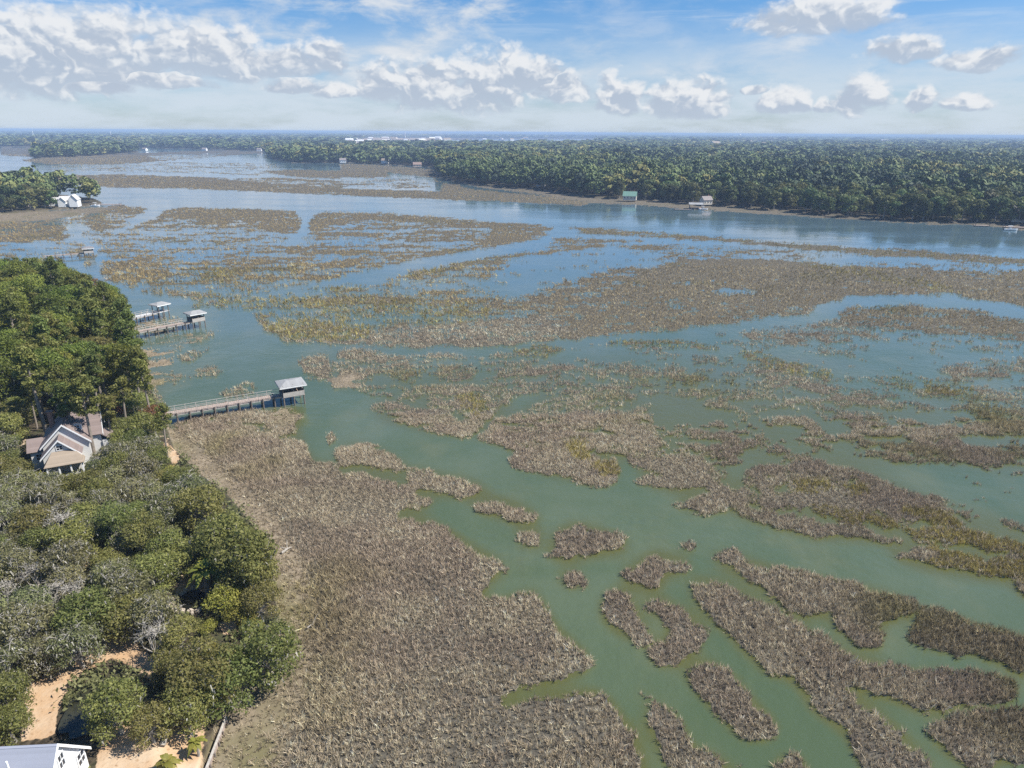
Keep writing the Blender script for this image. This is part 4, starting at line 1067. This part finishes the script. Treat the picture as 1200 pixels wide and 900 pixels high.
# tan hipped porch in front
s_.slab([(-3.6, -7.6, 2.9), (2.6, -7.6, 2.9), (1.3, -5.05, 4.6), (-2.3, -5.05, 4.6)], .15)
s_.slab([(2.6, -7.6, 2.9), (2.6, -5.05, 2.9), (1.3, -5.05, 4.6)], .15); s_.slab([(-3.6, -7.6, 2.9), (-3.6, -5.05, 2.9), (-2.3, -5.05, 4.6)], .15)
wall = w_.build('wall', boards('grey_white_siding', (.60, .59, .57), .06, 2, .2), root); roof = r_.build('roof', SHING, root)
for g_ in BG: t_ = MB(); rake(t_, *g_); t_.build('bargeboard', TRIM, root)
tag(s_.build('porch_roof', SHING2, root), 'tan hipped porch roof')
m = MB()
for x in (-3.2, -1.4, .4, 2.2): m.box((x, -7.2, 1.4), (.22, .22, 2.8))
m.box((-.5, -7.25, .5), (5.8, .1, .9)); m.build('porch', TRIM, root)
MB().box((-2.6, 3.6, 7.6), (.8, .9, 3.0)).box((-2.6, 3.6, 9.16), (1.0, 1.1, .14)).build('chimney', CHIM, roof)
window(root, (1.6, .08, 6.6), .9, .9, 'y-'); window(root, (-1.0, -5.02, 5.2), 1.0, .9, 'y-'); window(root, (5.11, 2.9, 5.4), 1.0, 1.2, 'x+'); window(root, (5.11, 1.4, 4.5), .7, .7, 'x+')
window(root, (-5.0, -.52, 2.4), 1.1, 1.2, 'y-')

# grey roofed house at the foot of the photograph
hp = at(69, 873, 7.6)
root = empty('house', (hp.x - 5.0, hp.y - .3, 1.6), math.radians(4))
tag(root, 'house with blue grey hipped roof and white walls beside the sandy yard', 'house')
w_, r_, t_ = MB(), MB(), MB()
gable(w_, r_, 0, 0, 9.2, 5.8, 0, 2.5, 6.0, 'x', .3)
gable(w_, r_, -.9, -3.2, 5.5, 3.6, 0, 3.3, 5.1, 'y', .4)
w_.box((5.05, -.8, 1.1), (.8, 2.8, 2.2)); r_.slab([(5.7, -2.4, 2.3), (5.7, .8, 2.3), (4.66, .8, 2.7), (4.66, -2.4, 2.7)], .12)
w_.build('wall', SIDING, root); roof = r_.build('roof', GREYS, root)
for g_ in ((0, 0, 9.2, 5.8, 2.5, 6.0, 'x', 1, .3), (-.9, -3.2, 5.5, 3.6, 3.3, 5.1, 'y', -1, .4)): t_ = MB(); rake(t_, *g_); t_.build('bargeboard', TRIM, root)
MB().tube([(1.9, -1.1, 4.6), (1.9, -1.1, 5.8)], [.07, .07], 8).build('vent_pipe', TRIM, roof)
window(root, (4.61, .2, 4.2), .7, 1.3, 'x+'); window(root, (4.61, 2.2, 2.2), .9, 1.2, 'x+'); window(root, (-.9, -5.97, 3.2), 1.0, 1.0, 'y-')

def cottage(name, label, u, v, L, Wd, ze, zr, rz, wm, rm, nwin=3, group=None, wings=(), z=1.4, parts=True):
    p = at(u, v, z); root = empty(name, (p.x, p.y, z), rz); tag(root, label, 'house', group)
    w_, r_ = MB(), MB(); gable(w_, r_, 0, 0, L, Wd, -.3, ze, zr, 'x', .4)
    for (cx, cy, l, wd, e, r, al) in wings: gable(w_, r_, cx, cy, l, wd, -.3, e, r, al, .4)
    w_.build('wall', wm, root); roof = r_.build('roof', rm, root)
    if parts:
        MB().box((L * .28, .5, zr), (.7, .7, 1.6)).build('chimney', CHIM, roof)
        for i in range(nwin): window(root, (-L / 2 + L * (i + .5) / nwin, -Wd / 2 - .02, ze * .55), 1.0, 1.5, 'y-')
        window(root, (L / 2 + .02, 0, ze * .6), 1.0, 1.5, 'x+')
    return root
cottage('house', 'large white house with several pale gables on the wooded point left', 83, 241, 11, 7, 4.0, 6.4, .25, SIDING, solid('pale_grey_roof', (.52, .50, .48), .6, .12), 4, None, ((-9.5, 2, 7, 6, 3.4, 5.4, 'x'), (4.0, -3.5, 7, 5.0, 4.6, 7.6, 'y'), (-3.2, -3.0, 6, 4.6, 3.6, 6.0, 'y')))
cottage('house', 'green roofed house with cream gable at the edge of the far woods', 738, 234, 10, 7, 3.2, 6.2, -.25, CREAM, GREENR, 4)
cottage('house', 'pinkish white house half hidden in far woods above the boathouse', 827, 239, 7, 6, 3.2, 5.6, .3, CREAM, ROOFB, 3)
cottage('house', 'pale tan house between trees beyond the marsh creek, left of the far woods', 468, 191.5, 13, 9, 5, 8.5, .1, TANW, ROOFB, 3)
cottage('house', 'white house by the far marsh edge with low tan roof', 452, 191.3, 12, 8, 4.5, 7.5, -.2, SIDING, SHING2, 3)
cottage('house', 'small white cottage at the marsh head, leftmost of the three there', 402, 190.5, 10, 7, 4, 7, .2, SIDING, ROOFB, 3)
cottage('house', 'reddish roofed house on the far shore beside the marsh head', 489, 195.5, 12, 8, 3.5, 6.5, .2, TANW, solid('red_brown_roof', (.25, .18, .15), .8, .2), 3)
cottage('house', 'white house at the right edge of the picture hidden by shore trees', 1196, 259.5, 10, 8, 5.5, 9, -.5, SIDING, ROOFB, 3)

rr = random.Random(9)
for i in range(56):
    u = rr.choice([rr.uniform(405, 520), rr.uniform(405, 520), rr.uniform(385, 700), rr.uniform(820, 1100)])
    v = rr.uniform(163.5, 168.5) if u < 720 else rr.uniform(165, 174)
    s = rr.uniform(1.6, 3.2)
    cottage('settlement_house', 'pale house in the far settlement beyond the woods', u, v, 12 * s, 8 * s, 4.5 * s, 7.0 * s, rr.uniform(-.6, .6), rr.choice([SIDING, SIDING, CREAM]), rr.choice([ROOFW, ROOFB, SHING2]), 0, 'houses of the far settlement', parts=False)
for i, (u, v) in enumerate(((170, 176.5), (240, 176.5), (304, 177), (60, 172))):
    cottage('shore_house', 'tiny pale house on the far left shore below the woods', u, v, 11, 8, 4, 7, .2 * i - .3, SIDING, ROOFB, 0, 'houses on the far left shore', parts=False)

# water tower
p = at(866.5, 163.6, 1.4); root = empty('water_tower', (p.x, p.y, 1.4)); tag(root, 'white water tower standing above the woods on the horizon', 'water tower')
prof = [(0, 26), (5, 26.8), (9.5, 30), (11, 35), (9.5, 40), (5, 43.5), (0, 44.5)]
m = MB(); n = 16
for i in range(len(prof) - 1):
    for q in range(n):
        a, b = 2 * PI * q / n, 2 * PI * (q + 1) / n
        f = lambda r, t, z: (r * math.cos(t), r * math.sin(t), z)
        m.poly([f(prof[i][0], a, prof[i][1]), f(prof[i][0], b, prof[i][1]), f(prof[i+1][0], b, prof[i+1][1]), f(prof[i+1][0], a, prof[i+1][1])])
m.build('tank', WHITEW, root, True); MB().tube([(0, 0, 0), (0, 0, 4), (0, 0, 27)], [6, 3.4, 3.4], 14).build('column', WHITEW, root)
for (u, h) in ((40, 44), (131, 42), (475, 46)):
    p = at(u, 163.5, 1.4); root = empty('radio_mast', (p.x, p.y, 1.4))
    tag(root, {40: 'thin radio mast above the far woods, leftmost of the three', 131: 'thin radio mast behind the wooded islet on the left', 475: 'thin radio mast beyond the far settlement'}[u], 'mast')
    MB().tube([(0, 0, 0), (0, 0, h)], [2.2, 1.2], 6).build('pole', WHITEW, root)

# far bank: boathouse, floating docks, boats
def small_dock(label, u, v, rz, L, Wd, roof=None, z=.6):
    p = at(u, v, 0); root = empty('dock', (p.x, p.y, 0), rz); tag(root, label, 'dock')
    MB().box((0, 0, z), (L, Wd, .25)).build('deck', DECKW, root)
    for sx in (-1, 1):
        for sy in (-1, 1): MB().tube([(sx * (L / 2 - .3), sy * (Wd / 2 - .2), -2), (sx * (L / 2 - .3), sy * (Wd / 2 - .2), z + (2.9 if roof else 1.2))], [.18, .16], 7).build('pile', PILE, root)
    if roof:
        m = MB()
        for s in (-1, 1): m.slab([(-L/2 - .4, s * (Wd/2 + .4), z + 2.8), (L/2 + .4, s * (Wd/2 + .4), z + 2.8), (L/2 + .4, 0, z + 3.9), (-L/2 - .4, 0, z + 3.9)], .12)
        m.build('roof', roof, root)
    return root
def boat(label, u, v, rz, L=7.0):
    p = at(u, v, 0); root = empty('motorboat', (p.x, p.y, 0), rz); tag(root, label, 'boat')
    m = MB(); st = []
    for i in range(9):
        t = i / 8; w = 1.15 * (1 - max(0, (t - .45) / .55) ** 2.2); x = (t - .5) * L; z = .75 + .45 * t * t
        st.append([(x, -w, z), (x, -w * .8, .15), (x, 0, -.25 + .3 * t ** 3), (x, w * .8, .15), (x, w, z)])
    for i in range(8):
        for q in range(4): m.poly([st[i][q], st[i][q+1], st[i+1][q+1], st[i+1][q]])
        m.poly([(st[i][0][0], st[i][0][1], .62), (st[i][4][0], st[i][4][1], .62), (st[i+1][4][0], st[i+1][4][1], .62), (st[i+1][0][0], st[i+1][0][1], .62)])
    m.poly(st[0]); m.build('hull', BOATW, root)
    MB().box((-.3, 0, 1.1), (.9, .8, 1.0)).build('console', BOATW, root)
    m = MB().box((-.3, 0, 2.5), (2.2, 1.7, .08))
    for sx in (-.9, .9):
        for sy in (-.7, .7): m.box((-.3 + sx, sy, 1.55), (.06, .06, 1.85))
    m.build('canopy', BOATW, root); MB().box((-L / 2 - .15, 0, .8), (.4, .5, 1.1)).build('outboard_motor', DARKG, root)
    return root
small_dock('roofed boathouse with pale roof at the far bank below the pinkish house', 815, 245, -.2, 9, 6, ROOFG)
small_dock('thin floating dock reaching into the river, left of the boathouse', 800, 246.5, -.15, 12, 1.6)
small_dock('small timber dock with ochre boards near the right end of far bank', 1150, 265.5, -.2, 8, 2.4)
small_dock('pale dock at the right edge of the picture under shore trees', 1192, 267.5, -.25, 14, 3.0)
small_dock('small roofed dock on the far marsh bank, left of the green roofed house', 634, 222.5, -.3, 8, 6, ROOFG)
small_dock('low landing stage with rusty boards at the tip of left wooded point', 128, 240.5, .05, 16, 3, None)
boat('white motorboat with canopy moored at the right edge of the far bank', 1184, 270, -.2)
boat('small white motorboat beside the low landing stage on left point', 112, 241.8, .1, 6)
boat('white motorboat lying at the far bank right of the boathouse', 824, 246, -.2, 6)

# low bulkhead, logs, driftwood, the ringed pit
a, b = at(264, 838, .9), at(238, 905, .9); d = b - a
root = empty('bulkhead_wall', (a.x, a.y, 0), math.atan2(d.y, d.x)); tag(root, 'low pale timber bulkhead wall between the sandy yard and the marsh', 'wall')
m = MB(); m.box((d.length / 2, 0, .15), (d.length, .16, .8)); m.build('wall_face', DECKW, root)
MB().box((d.length / 2, 0, .59), (d.length + .2, .2, .07)).build('cap_board', solid('worn_cap', (.40, .37, .33), .8, .25, 3), root)
for i in range(6): MB().tube([(d.length * i / 5.2 + .3, .22, -.5), (d.length * i / 5.2 + .3, .16, .5)], [.08, .08], 7).build('post', PILE, root)
def log(label, p0, p1, z0, z1, r, name='fallen_log', br=2, seed=0):
    A, B = at(*p0, z0), at(*p1, z1); q = random.Random(seed)
    root = empty(name, A, 0); tag(root, label, 'log'); B = B - A
    m = MB(); pts = [Vector((0, 0, 0)), B * .35 + Vector((.05, .1, .08)), B * .7 + Vector((-.08, .04, .05)), B]
    m.tube(pts, [r * 1.2, r, r * .75, r * .4], 8); m.build('trunk', DEADW, root)
    for i in range(br):
        s = B * q.uniform(.5, .95); e = s + Vector((q.uniform(-1, 1), q.uniform(-1, 1), q.uniform(.3, .9))) * 1.2
        MB().tube([s, s.lerp(e, .6) + Vector((0, 0, .1)), e], [r * .45, r * .28, r * .1], 6).build('branch', DEADW, root)
log('bleached fallen log bent across the sandy yard beside dark shadow', (190, 874), (198, 850), 1.9, 2.4, .2, br=2, seed=1)
log('straight pale log lying on the sand left of the bent one', (153, 842), (176, 860), 2.6, 2.1, .15, br=1, seed=2)
log('bleached branchy log leaning out of the shore trees over the marsh', (272, 786), (298, 770), 3.2, 3.6, .14, br=3, seed=3)
log('white driftwood on the muddy bank beside the shore oaks', (330, 648), (342, 641), .25, .3, .14, 'driftwood', 2, 4)
log('small white driftwood stick lying out on the near marsh', (360, 736), (367, 732), .4, .45, .09, 'driftwood', 1, 5)
p = at(228, 704, 1.7); gz = ground_z(p.x, p.y)
root = empty('stone_ring', (p.x, p.y, gz)); tag(root, 'ring of pale rubble round a dark pit among the oaks', 'stone ring')
q = random.Random(4); m = MB()
for i in range(46):
    a = 2 * PI * i / 46 + q.uniform(-.1, .1); r = q.uniform(1.9, 2.6); s = q.uniform(.25, .5)
    m.box((r * math.cos(a), r * math.sin(a), .12), (s, s * .8, .3), q.uniform(0, 3), Matrix.Rotation(q.uniform(-.4, .4), 3, 'X'))
m.build('rubble', solid('pale_rubble', (.42, .36, .29), .85, .25, 2), root)
m = MB(); m.poly([(1.85 * math.cos(2*PI*i/24), 1.85 * math.sin(2*PI*i/24), .06) for i in range(24)]); m.build('pit_water', solid('black_pit_water', (.012, .012, .01), .12, .3, 1, .5), root)

# dark pool in the sandy clearing
pts = [at(u, v, 1.75) for u, v in ((68,856),(78,830),(92,812),(112,800),(134,796),(150,806),(156,830),(140,850),(110,862),(84,866))]
cx_, cy_ = sum(p.x for p in pts) / len(pts), sum(p.y for p in pts) / len(pts)
zp = max(ground_z(p.x, p.y) for p in pts + [Vector((cx_, cy_, 0))]) + .03
m = MB(); ring = []
for i in range(len(pts)):
    a, b = pts[i], pts[(i + 1) % len(pts)]
    for t in (0, .33, .66):
        q_ = a.lerp(b, t); w_ = 1 + .07 * math.sin(i * 5.1 + t * 9); ring.append((cx_ + (q_.x - cx_) * w_, cy_ + (q_.y - cy_) * w_, zp))
m.poly(ring); tag(m.build('pond', solid('dark_pool_water', (.030, .030, .018), .1, .4, .6, .5)), 'small dark pond curving round the oak in the sandy clearing', 'pond', kind='structure')
# ------------------------------------------------------------------ labels of the trees
LOOK = {'oak': 'dark green live oak', 'olive': 'grey green mossy oak', 'bright': 'tall yellow green tree', 'yellow': 'small yellow green shrub',
        'rust': 'rust coloured autumn tree', 'pine': 'tall bare trunked pine', 'dead': 'leafless grey tree', 'palm': 'spiky yellow palm'}
CATN = {'yellow': 'shrub', 'palm': 'palm'}
LANDM = [(65, 510, 'brown roofed house'), (110, 790, 'sandy clearing'), (228, 704, 'ringed pit'), (190, 487, 'long dock root'), (150, 385, 'twin docks'), (40, 890, 'grey roofed house'), (245, 870, 'bulkhead wall'),
         (8, 318, 'top left corner of the wood'), (62, 318, 'crest of the upper wood'), (112, 345, 'upper shore corner'), (12, 385, 'left border of upper wood'), (72, 375, 'heart of the upper wood'), (25, 440, 'dark hollow behind the house'), (115, 430, 'gap behind the house'), (30, 600, 'lower left wood'), (90, 590, 'mossy slope below the house'), (60, 720, 'grey boughs in lower wood'), (250, 760, 'ochre shore strip'), (335, 645, 'white driftwood'), (205, 545, 'ochre mud patch'), (60, 640, 'middle of left edge'), (150, 640, 'centre of the oak wood')]
from collections import defaultdict
buck = defaultdict(list)
for kd, root, x, y, s, sz in TREES:
    u, v, zc = project(np.array([x, y, 1.6 + HT[kd] * sz * .75])); u, v = float(u[0]), float(v[0])
    lim = float(np.interp(v, [300, 330, 360, 400, 440, 480, 500, 540, 580, 610, 640, 700, 740, 780, 820, 850], [62, 126, 150, 163, 178, 192, 196, 205, 245, 280, 318, 332, 342, 318, 285, 262]))
    edge = lim - u < 34
    lu, lv, ln = min(LANDM, key=lambda t: (t[0] - u) ** 2 + ((t[1] - v) * 1.2) ** 2)
    du, dv = u - lu, (v - lv) * 1.2
    side = ('right of' if du > 0 else 'left of') if abs(du) > abs(dv) else ('below' if dv > 0 else 'above')
    if ln.startswith(('top left', 'middle', 'centre', 'crest', 'upper', 'left border', 'heart', 'lower', 'mossy')): side = 'near'
    where = f'{side} the {ln}'
    buck[(kd, where, edge)].append((v, u, s, root))
bases = defaultdict(list)
for (kd, where, edge), L in buck.items():
    base = LOOK[kd] + (' at the marsh edge' if edge and len(LOOK[kd].split()) + len(where.split()) < 9 else '') + ' ' + where
    bases[(base, kd)] += L
ORD = ['second', 'third', 'fourth', 'fifth', 'sixth', 'seventh']
NUM = {2: 'two', 3: 'three', 4: 'four', 5: 'five', 6: 'six', 7: 'seven', 8: 'eight'}
for (base, kd), L in bases.items():
    L.sort(key=lambda t: (t[0], t[1])); n = len(L)
    for i, (v, u, s, root) in enumerate(L):
        if n == 1 or n > 8: mk = ''
        elif n == 2: mk = ('farther', 'nearer')[i] + ' of two'
        elif i == 0: mk = 'farthest'
        elif i == n - 1: mk = 'nearest'
        elif n == 3: mk = 'middle of three'
        elif n <= 8: mk = ORD[i - 1] + ' farthest'
        else: mk = ''
        tag(root, base + (', ' + mk if mk else ''), CATN.get(kd, 'tree'), base.replace('tree', 'trees') if n > 8 else 'trees and shrubs of the near wood')
FL = [(520, 'the left end of the far wood'), (634, 'the small roofed dock'), (737, 'the green roofed house'), (827, 'the boathouse'), (930, 'the bare middle stretch of far bank'), (1040, 'the straight right stretch of far bank'), (1150, 'the ochre timber dock'), (1200, 'the right edge of the picture')]
fb = defaultdict(list)
for root, u, v, fr in WTREES:
    if u < 135 and v > 215:
        key = ('round green tree in the clump on the left point by the white house', 'trees on the left point')
    elif fr: key = ('dark shore tree fronting the far woods, nearest ' + min(FL, key=lambda t: abs(t[0] - u))[1], 'shore trees of the far bank')
    else: key = ('woodland tree behind the shore row, above ' + min(FL, key=lambda t: abs(t[0] - u))[1], 'second row of the far woods')
    fb[key].append((u, root))
for (lb, gp), L in fb.items():
    L.sort(key=lambda t: t[0])
    for i, (u, root) in enumerate(L):
        if 1 < len(L) < 4 and i == 0: t = lb + ', leftmost'
        elif 1 < len(L) < 4 and i == len(L) - 1: t = lb + ', rightmost'
        else: t = lb
        tag(root, t, 'tree', gp + (' between others' if t == lb and len(L) > 1 else ''))
# ------------------------------------------------------------------ sun, sky, clouds, air
SUN_AZ, SUN_EL = math.radians(SUN_AZ_DEG), math.radians(SUN_EL_DEG)      # azimuth clockwise from +Y
S = Vector((math.sin(SUN_AZ) * math.cos(SUN_EL), math.cos(SUN_AZ) * math.cos(SUN_EL), math.sin(SUN_EL)))
ld = bpy.data.lights.new('sun', 'SUN'); ld.energy = SUN_E; ld.angle = math.radians(.5); ld.color = (1.0, .95, .87)
lo = bpy.data.objects.new('sun', ld); C.objects.link(lo); lo.rotation_euler = (-S).to_track_quat('-Z', 'Y').to_euler(); lo.location = (0, 0, 300)

def _k(c): return tuple(x * CLOUD_B / SKY_S for x in c) + (1,)
W = bpy.data.worlds.new('World'); scene.world = W; W.use_nodes = True
nt = W.node_tree; nt.nodes.clear(); k = N(nt)
sky = k.node('ShaderNodeTexSky'); sky.sky_type = 'NISHITA'; sky.sun_disc = False
sky.sun_elevation = SUN_EL; sky.sun_rotation = SUN_AZ; sky.air_density = 1.0; sky.dust_density = .35; sky.ozone_density = 3.0; sky.altitude = 50
tc = k.node('ShaderNodeTexCoord'); sp = k.node('ShaderNodeSeparateXYZ'); k.put(sp.inputs[0], tc.outputs['Generated'])
X, Y, Z = sp.outputs
az = k.math('ARCTAN2', X, Y); el = k.math('ARCSINE', Z)
def cb(x, y, z):
    c = k.node('ShaderNodeCombineXYZ'); k.put(c.inputs[0], x); k.put(c.inputs[1], y); k.put(c.inputs[2], z); return c.outputs[0]
P = cb(az, k.math('MULTIPLY', el, 1.35), 0.0)
wv = k.node('ShaderNodeTexNoise'); wv.inputs['Scale'].default_value = 16; wv.inputs['Detail'].default_value = 3; k.put(wv.inputs['Vector'], P)
wr = k.vmath('MULTIPLY', k.vmath('SUBTRACT', wv.outputs['Color'], (.5, .5, .5)), (.07, .030, 0))
Pw = k.vmath('ADD', P, wr); sw = k.node('ShaderNodeSeparateXYZ'); k.put(sw.inputs[0], Pw)
azw, elw = sw.outputs[0], k.math('DIVIDE', sw.outputs[1], 1.35)
def azel(u, v):
    d = ray(u, v); d = d / np.linalg.norm(d); return math.atan2(d[0], d[1]), math.asin(d[2])
# u of centre, v of the flat base, half width, height, brightness
CL = [(40,84,130,85),(120,70,70,62),(205,74,75,55),(265,76,60,48),(325,78,60,34),(382,76,24,30),(20,82,40,36),(78,86,26,16),(190,100,60,16),(110,106,45,14),
      (448,106,30,36),(500,112,58,46),(560,112,55,56),(610,98,45,44),(655,110,42,28),(722,120,30,36),(782,124,30,32),(822,128,38,36),(922,124,30,28),(968,126,16,16),(1004,122,28,46),(1078,122,26,22),(1132,124,26,18),
      (960,26,95,34),(1060,64,55,22),(1150,74,55,22),(880,108,20,8),(400,108,30,14),(345,104,40,14)]
for a_ in range(-1, 0): pass
rr = random.Random(3)
CL2 = []
for q in range(26):
    u = rr.choice([rr.uniform(-1500, -120), rr.uniform(1320, 2800)]); CL2.append(None)
dens = None; rel = None
for c in CL:
    u, vb, hw, hh = c; hw *= 1.12; hh *= 1.12
    a0, e0 = azel(u, vb); a1, _ = azel(u + hw, vb); _, e1 = azel(u, vb - hh)
    w, h = abs(a1 - a0), e1 - e0
    da = k.math('DIVIDE', k.math('SUBTRACT', azw, a0), w)
    de = k.math('SUBTRACT', elw, e0)
    up = k.math('DIVIDE', k.math('MAXIMUM', de, 0), h); dn = k.math('DIVIDE', k.math('MINIMUM', de, 0), h * .40)
    dd = k.math('SUBTRACT', 1.0, k.math('ADD', k.math('MULTIPLY', da, da), k.math('ADD', k.math('MULTIPLY', up, up), k.math('MULTIPLY', dn, dn))))
    rl = k.math('ADD', up, k.math('MULTIPLY', dn, .3))
    if dens is None: dens, rel = dd, rl
    else:
        g = k.math('GREATER_THAN', dd, dens)
        mx = k.node('ShaderNodeMix', data_type='FLOAT'); k.put(mx.inputs[0], g); k.put(mx.inputs[2], rel); k.put(mx.inputs[3], rl); rel = mx.outputs[0]
        dens = k.math('MAXIMUM', dens, dd)
# clouds all round the sky, outside the surveyed part too
fld = k.noise(P, 5.0, 4, .6)
band = k.math('MULTIPLY', k.ss(el, .015, .06), k.math('SUBTRACT', 1.0, k.ss(el, .35, .9)))
outside = k.ss(k.math('ADD', k.math('ABSOLUTE', az), k.math('MULTIPLY', k.ss(el, .19, .30), 1.0)), .70, .85)
d2 = k.math('MULTIPLY', k.math('SUBTRACT', fld, .63), 7.0); d2 = k.math('SUBTRACT', k.math('MULTIPLY', d2, k.math('MULTIPLY', band, outside)), k.math('SUBTRACT', 1.0, k.math('MULTIPLY', band, outside)))
dens = k.math('MAXIMUM', dens, d2)
nA = k.noise(P, 26, 8, .56); nB = k.noise(P, 95, 6, .6)
def billow(vec):
    o_ = None
    for sc_, am in ((22, .62), (52, .34), (120, .16)):
        vn = k.node('ShaderNodeTexVoronoi', feature='SMOOTH_F1', voronoi_dimensions='2D'); vn.inputs['Scale'].default_value = sc_; vn.inputs['Smoothness'].default_value = .35; k.put(vn.inputs['Vector'], vec)
        t_ = k.math('MULTIPLY', k.math('SUBTRACT', .45, vn.outputs['Distance']), am)
        o_ = t_ if o_ is None else k.math('ADD', o_, t_)
    return o_
wv2 = k.node('ShaderNodeTexNoise'); wv2.inputs['Scale'].default_value = 60; wv2.inputs['Detail'].default_value = 4; k.put(wv2.inputs['Vector'], P)
Pb = k.vmath('ADD', Pw, k.vmath('MULTIPLY', k.vmath('SUBTRACT', wv2.outputs['Color'], (.5, .5, .5)), (.022, .022, 0)))
bA = billow(Pb); bS = billow(k.vmath('ADD', Pb, (.007, .010, 0)))
puff = k.math('ADD', k.math('ADD', k.math('MULTIPLY', bA, 1.2), k.math('MULTIPLY', k.math('SUBTRACT', nA, .5), 2.0)), k.math('MULTIPLY', k.math('SUBTRACT', nB, .5), .9))
full = k.math('ADD', k.math('MULTIPLY', dens, 1.35), puff)
alpha = k.math('MULTIPLY', k.ss(full, -.05, .95), k.math('ADD', .45, k.math('MULTIPLY', .55, k.ss(rel, -.9, .25))))
# relief: the same puff field a little towards the sun
Ps = k.vmath('ADD', P, (.010, .012, 0))
nS = k.noise(Ps, 26, 8, .56)
relief = k.math('ADD', k.math('MULTIPLY', k.math('SUBTRACT', bA, bS), .9), k.math('MULTIPLY', k.math('SUBTRACT', nA, nS), .6))
lit = k.math('ADD', k.math('ADD', k.math('MULTIPLY', rel, .95), -.10), k.math('MULTIPLY', relief, 2.6))
lit = k.ss(lit, -.22, .78)
ccol = k.mix(lit, _k((.48, .56, .68)), _k((.86, .88, .905)))
# thin veil low over the horizon and wisps high up
st = k.node('ShaderNodeMapping'); st.inputs['Scale'].default_value = (3.2, 30, 1); st.inputs['Rotation'].default_value = (0, 0, -.06); k.put(st.inputs[0], P)
ci = k.noise(st.outputs[0], 1.6, 7, .62, .4)
cir = k.math('MULTIPLY', k.math('MULTIPLY', k.ss(ci, .50, .74), k.math('SUBTRACT', 1.0, k.ss(el, .18, .32))), k.math('MULTIPLY', k.ss(el, .08, .15), .42))
nV = k.noise(cb(az, k.math('MULTIPLY', el, 4), 3.0), 9, 6, .6)
veil = k.math('MULTIPLY', k.math('MULTIPLY', k.ss(nV, .15, .62), k.math('SUBTRACT', 1.0, k.ss(el, .03, .16))), .9)
bg = k.node('ShaderNodeVectorMath', operation='MULTIPLY'); k.put(bg.inputs[0], sky.outputs[0]); bg.inputs[1].default_value = SKY_K
def rgb_scale(c, f): return c
low_t = k.mix(k.ss(el, .0, .30), (1.05, .94, 1.10, 1), (.58, .98, 1.22, 1))
tn = k.node('ShaderNodeVectorMath', operation='MULTIPLY'); k.put(tn.inputs[0], bg.outputs[0]); k.put(tn.inputs[1], low_t)
cs = k.mix(cir, tn.outputs[0], _k((.74, .82, .90)))
cs = k.mix(veil, cs, _k((.66, .755, .85)))
lay = k.noise(cb(az, k.math('MULTIPLY', el, 2.6), 7.0), 11, 7, .6, .3)
lay2 = k.noise(cb(az, k.math('MULTIPLY', el, 2.0), 9.0), 3.2, 2)
layf = k.math('MULTIPLY', k.math('MULTIPLY', k.ss(lay, .40, .66), k.ss(lay2, .36, .62)), k.math('MULTIPLY', k.ss(el, .03, .08), k.math('SUBTRACT', 1.0, k.ss(el, .20, .34))))
cs = k.mix(k.math('MULTIPLY', layf, .92), cs, k.mix(k.ss(lay, .5, .75), _k((.66, .73, .81)), _k((.80, .83, .87))))
fin = k.mix(k.math('MULTIPLY', alpha, .95), cs, ccol)
back = k.node('ShaderNodeBackground'); k.put(back.inputs[0], fin); back.inputs[1].default_value = SKY_S
w = k.node('ShaderNodeOutputWorld'); k.put(w.inputs[0], back.outputs[0])

# the air of the place
if HAZE > 0:
    m, nt = new_mat('air_haze'); k = N(nt)
    pv = k.node('ShaderNodeVolumePrincipled'); pv.inputs['Density'].default_value = HAZE
    pv.inputs['Color'].default_value = c4(HAZE_C); pv.inputs['Anisotropy'].default_value = .0
    o = k.node('ShaderNodeOutputMaterial'); k.put(o.inputs['Volume'], pv.outputs[0])
    hz = MB().box((0, 0, 25.0), (98000, 98000, 56.0)).build('haze', m)
    tag(hz, 'thin blue air haze over the marsh and the far woods', 'haze', kind='stuff')
vs = scene.view_settings
vs.view_transform = 'Standard'; vs.look = 'None'; vs.gamma = 1.0; vs.exposure = EXPO; vs.use_curve_mapping = False
scene.render.engine = 'CYCLES'
scene.cycles.max_bounces = 5; scene.cycles.diffuse_bounces = 2; scene.cycles.glossy_bounces = 2; scene.cycles.transmission_bounces = 2; scene.cycles.volume_bounces = 1
scene.cycles.use_denoising = False
scene.cycles.caustics_reflective = False; scene.cycles.caustics_refractive = False
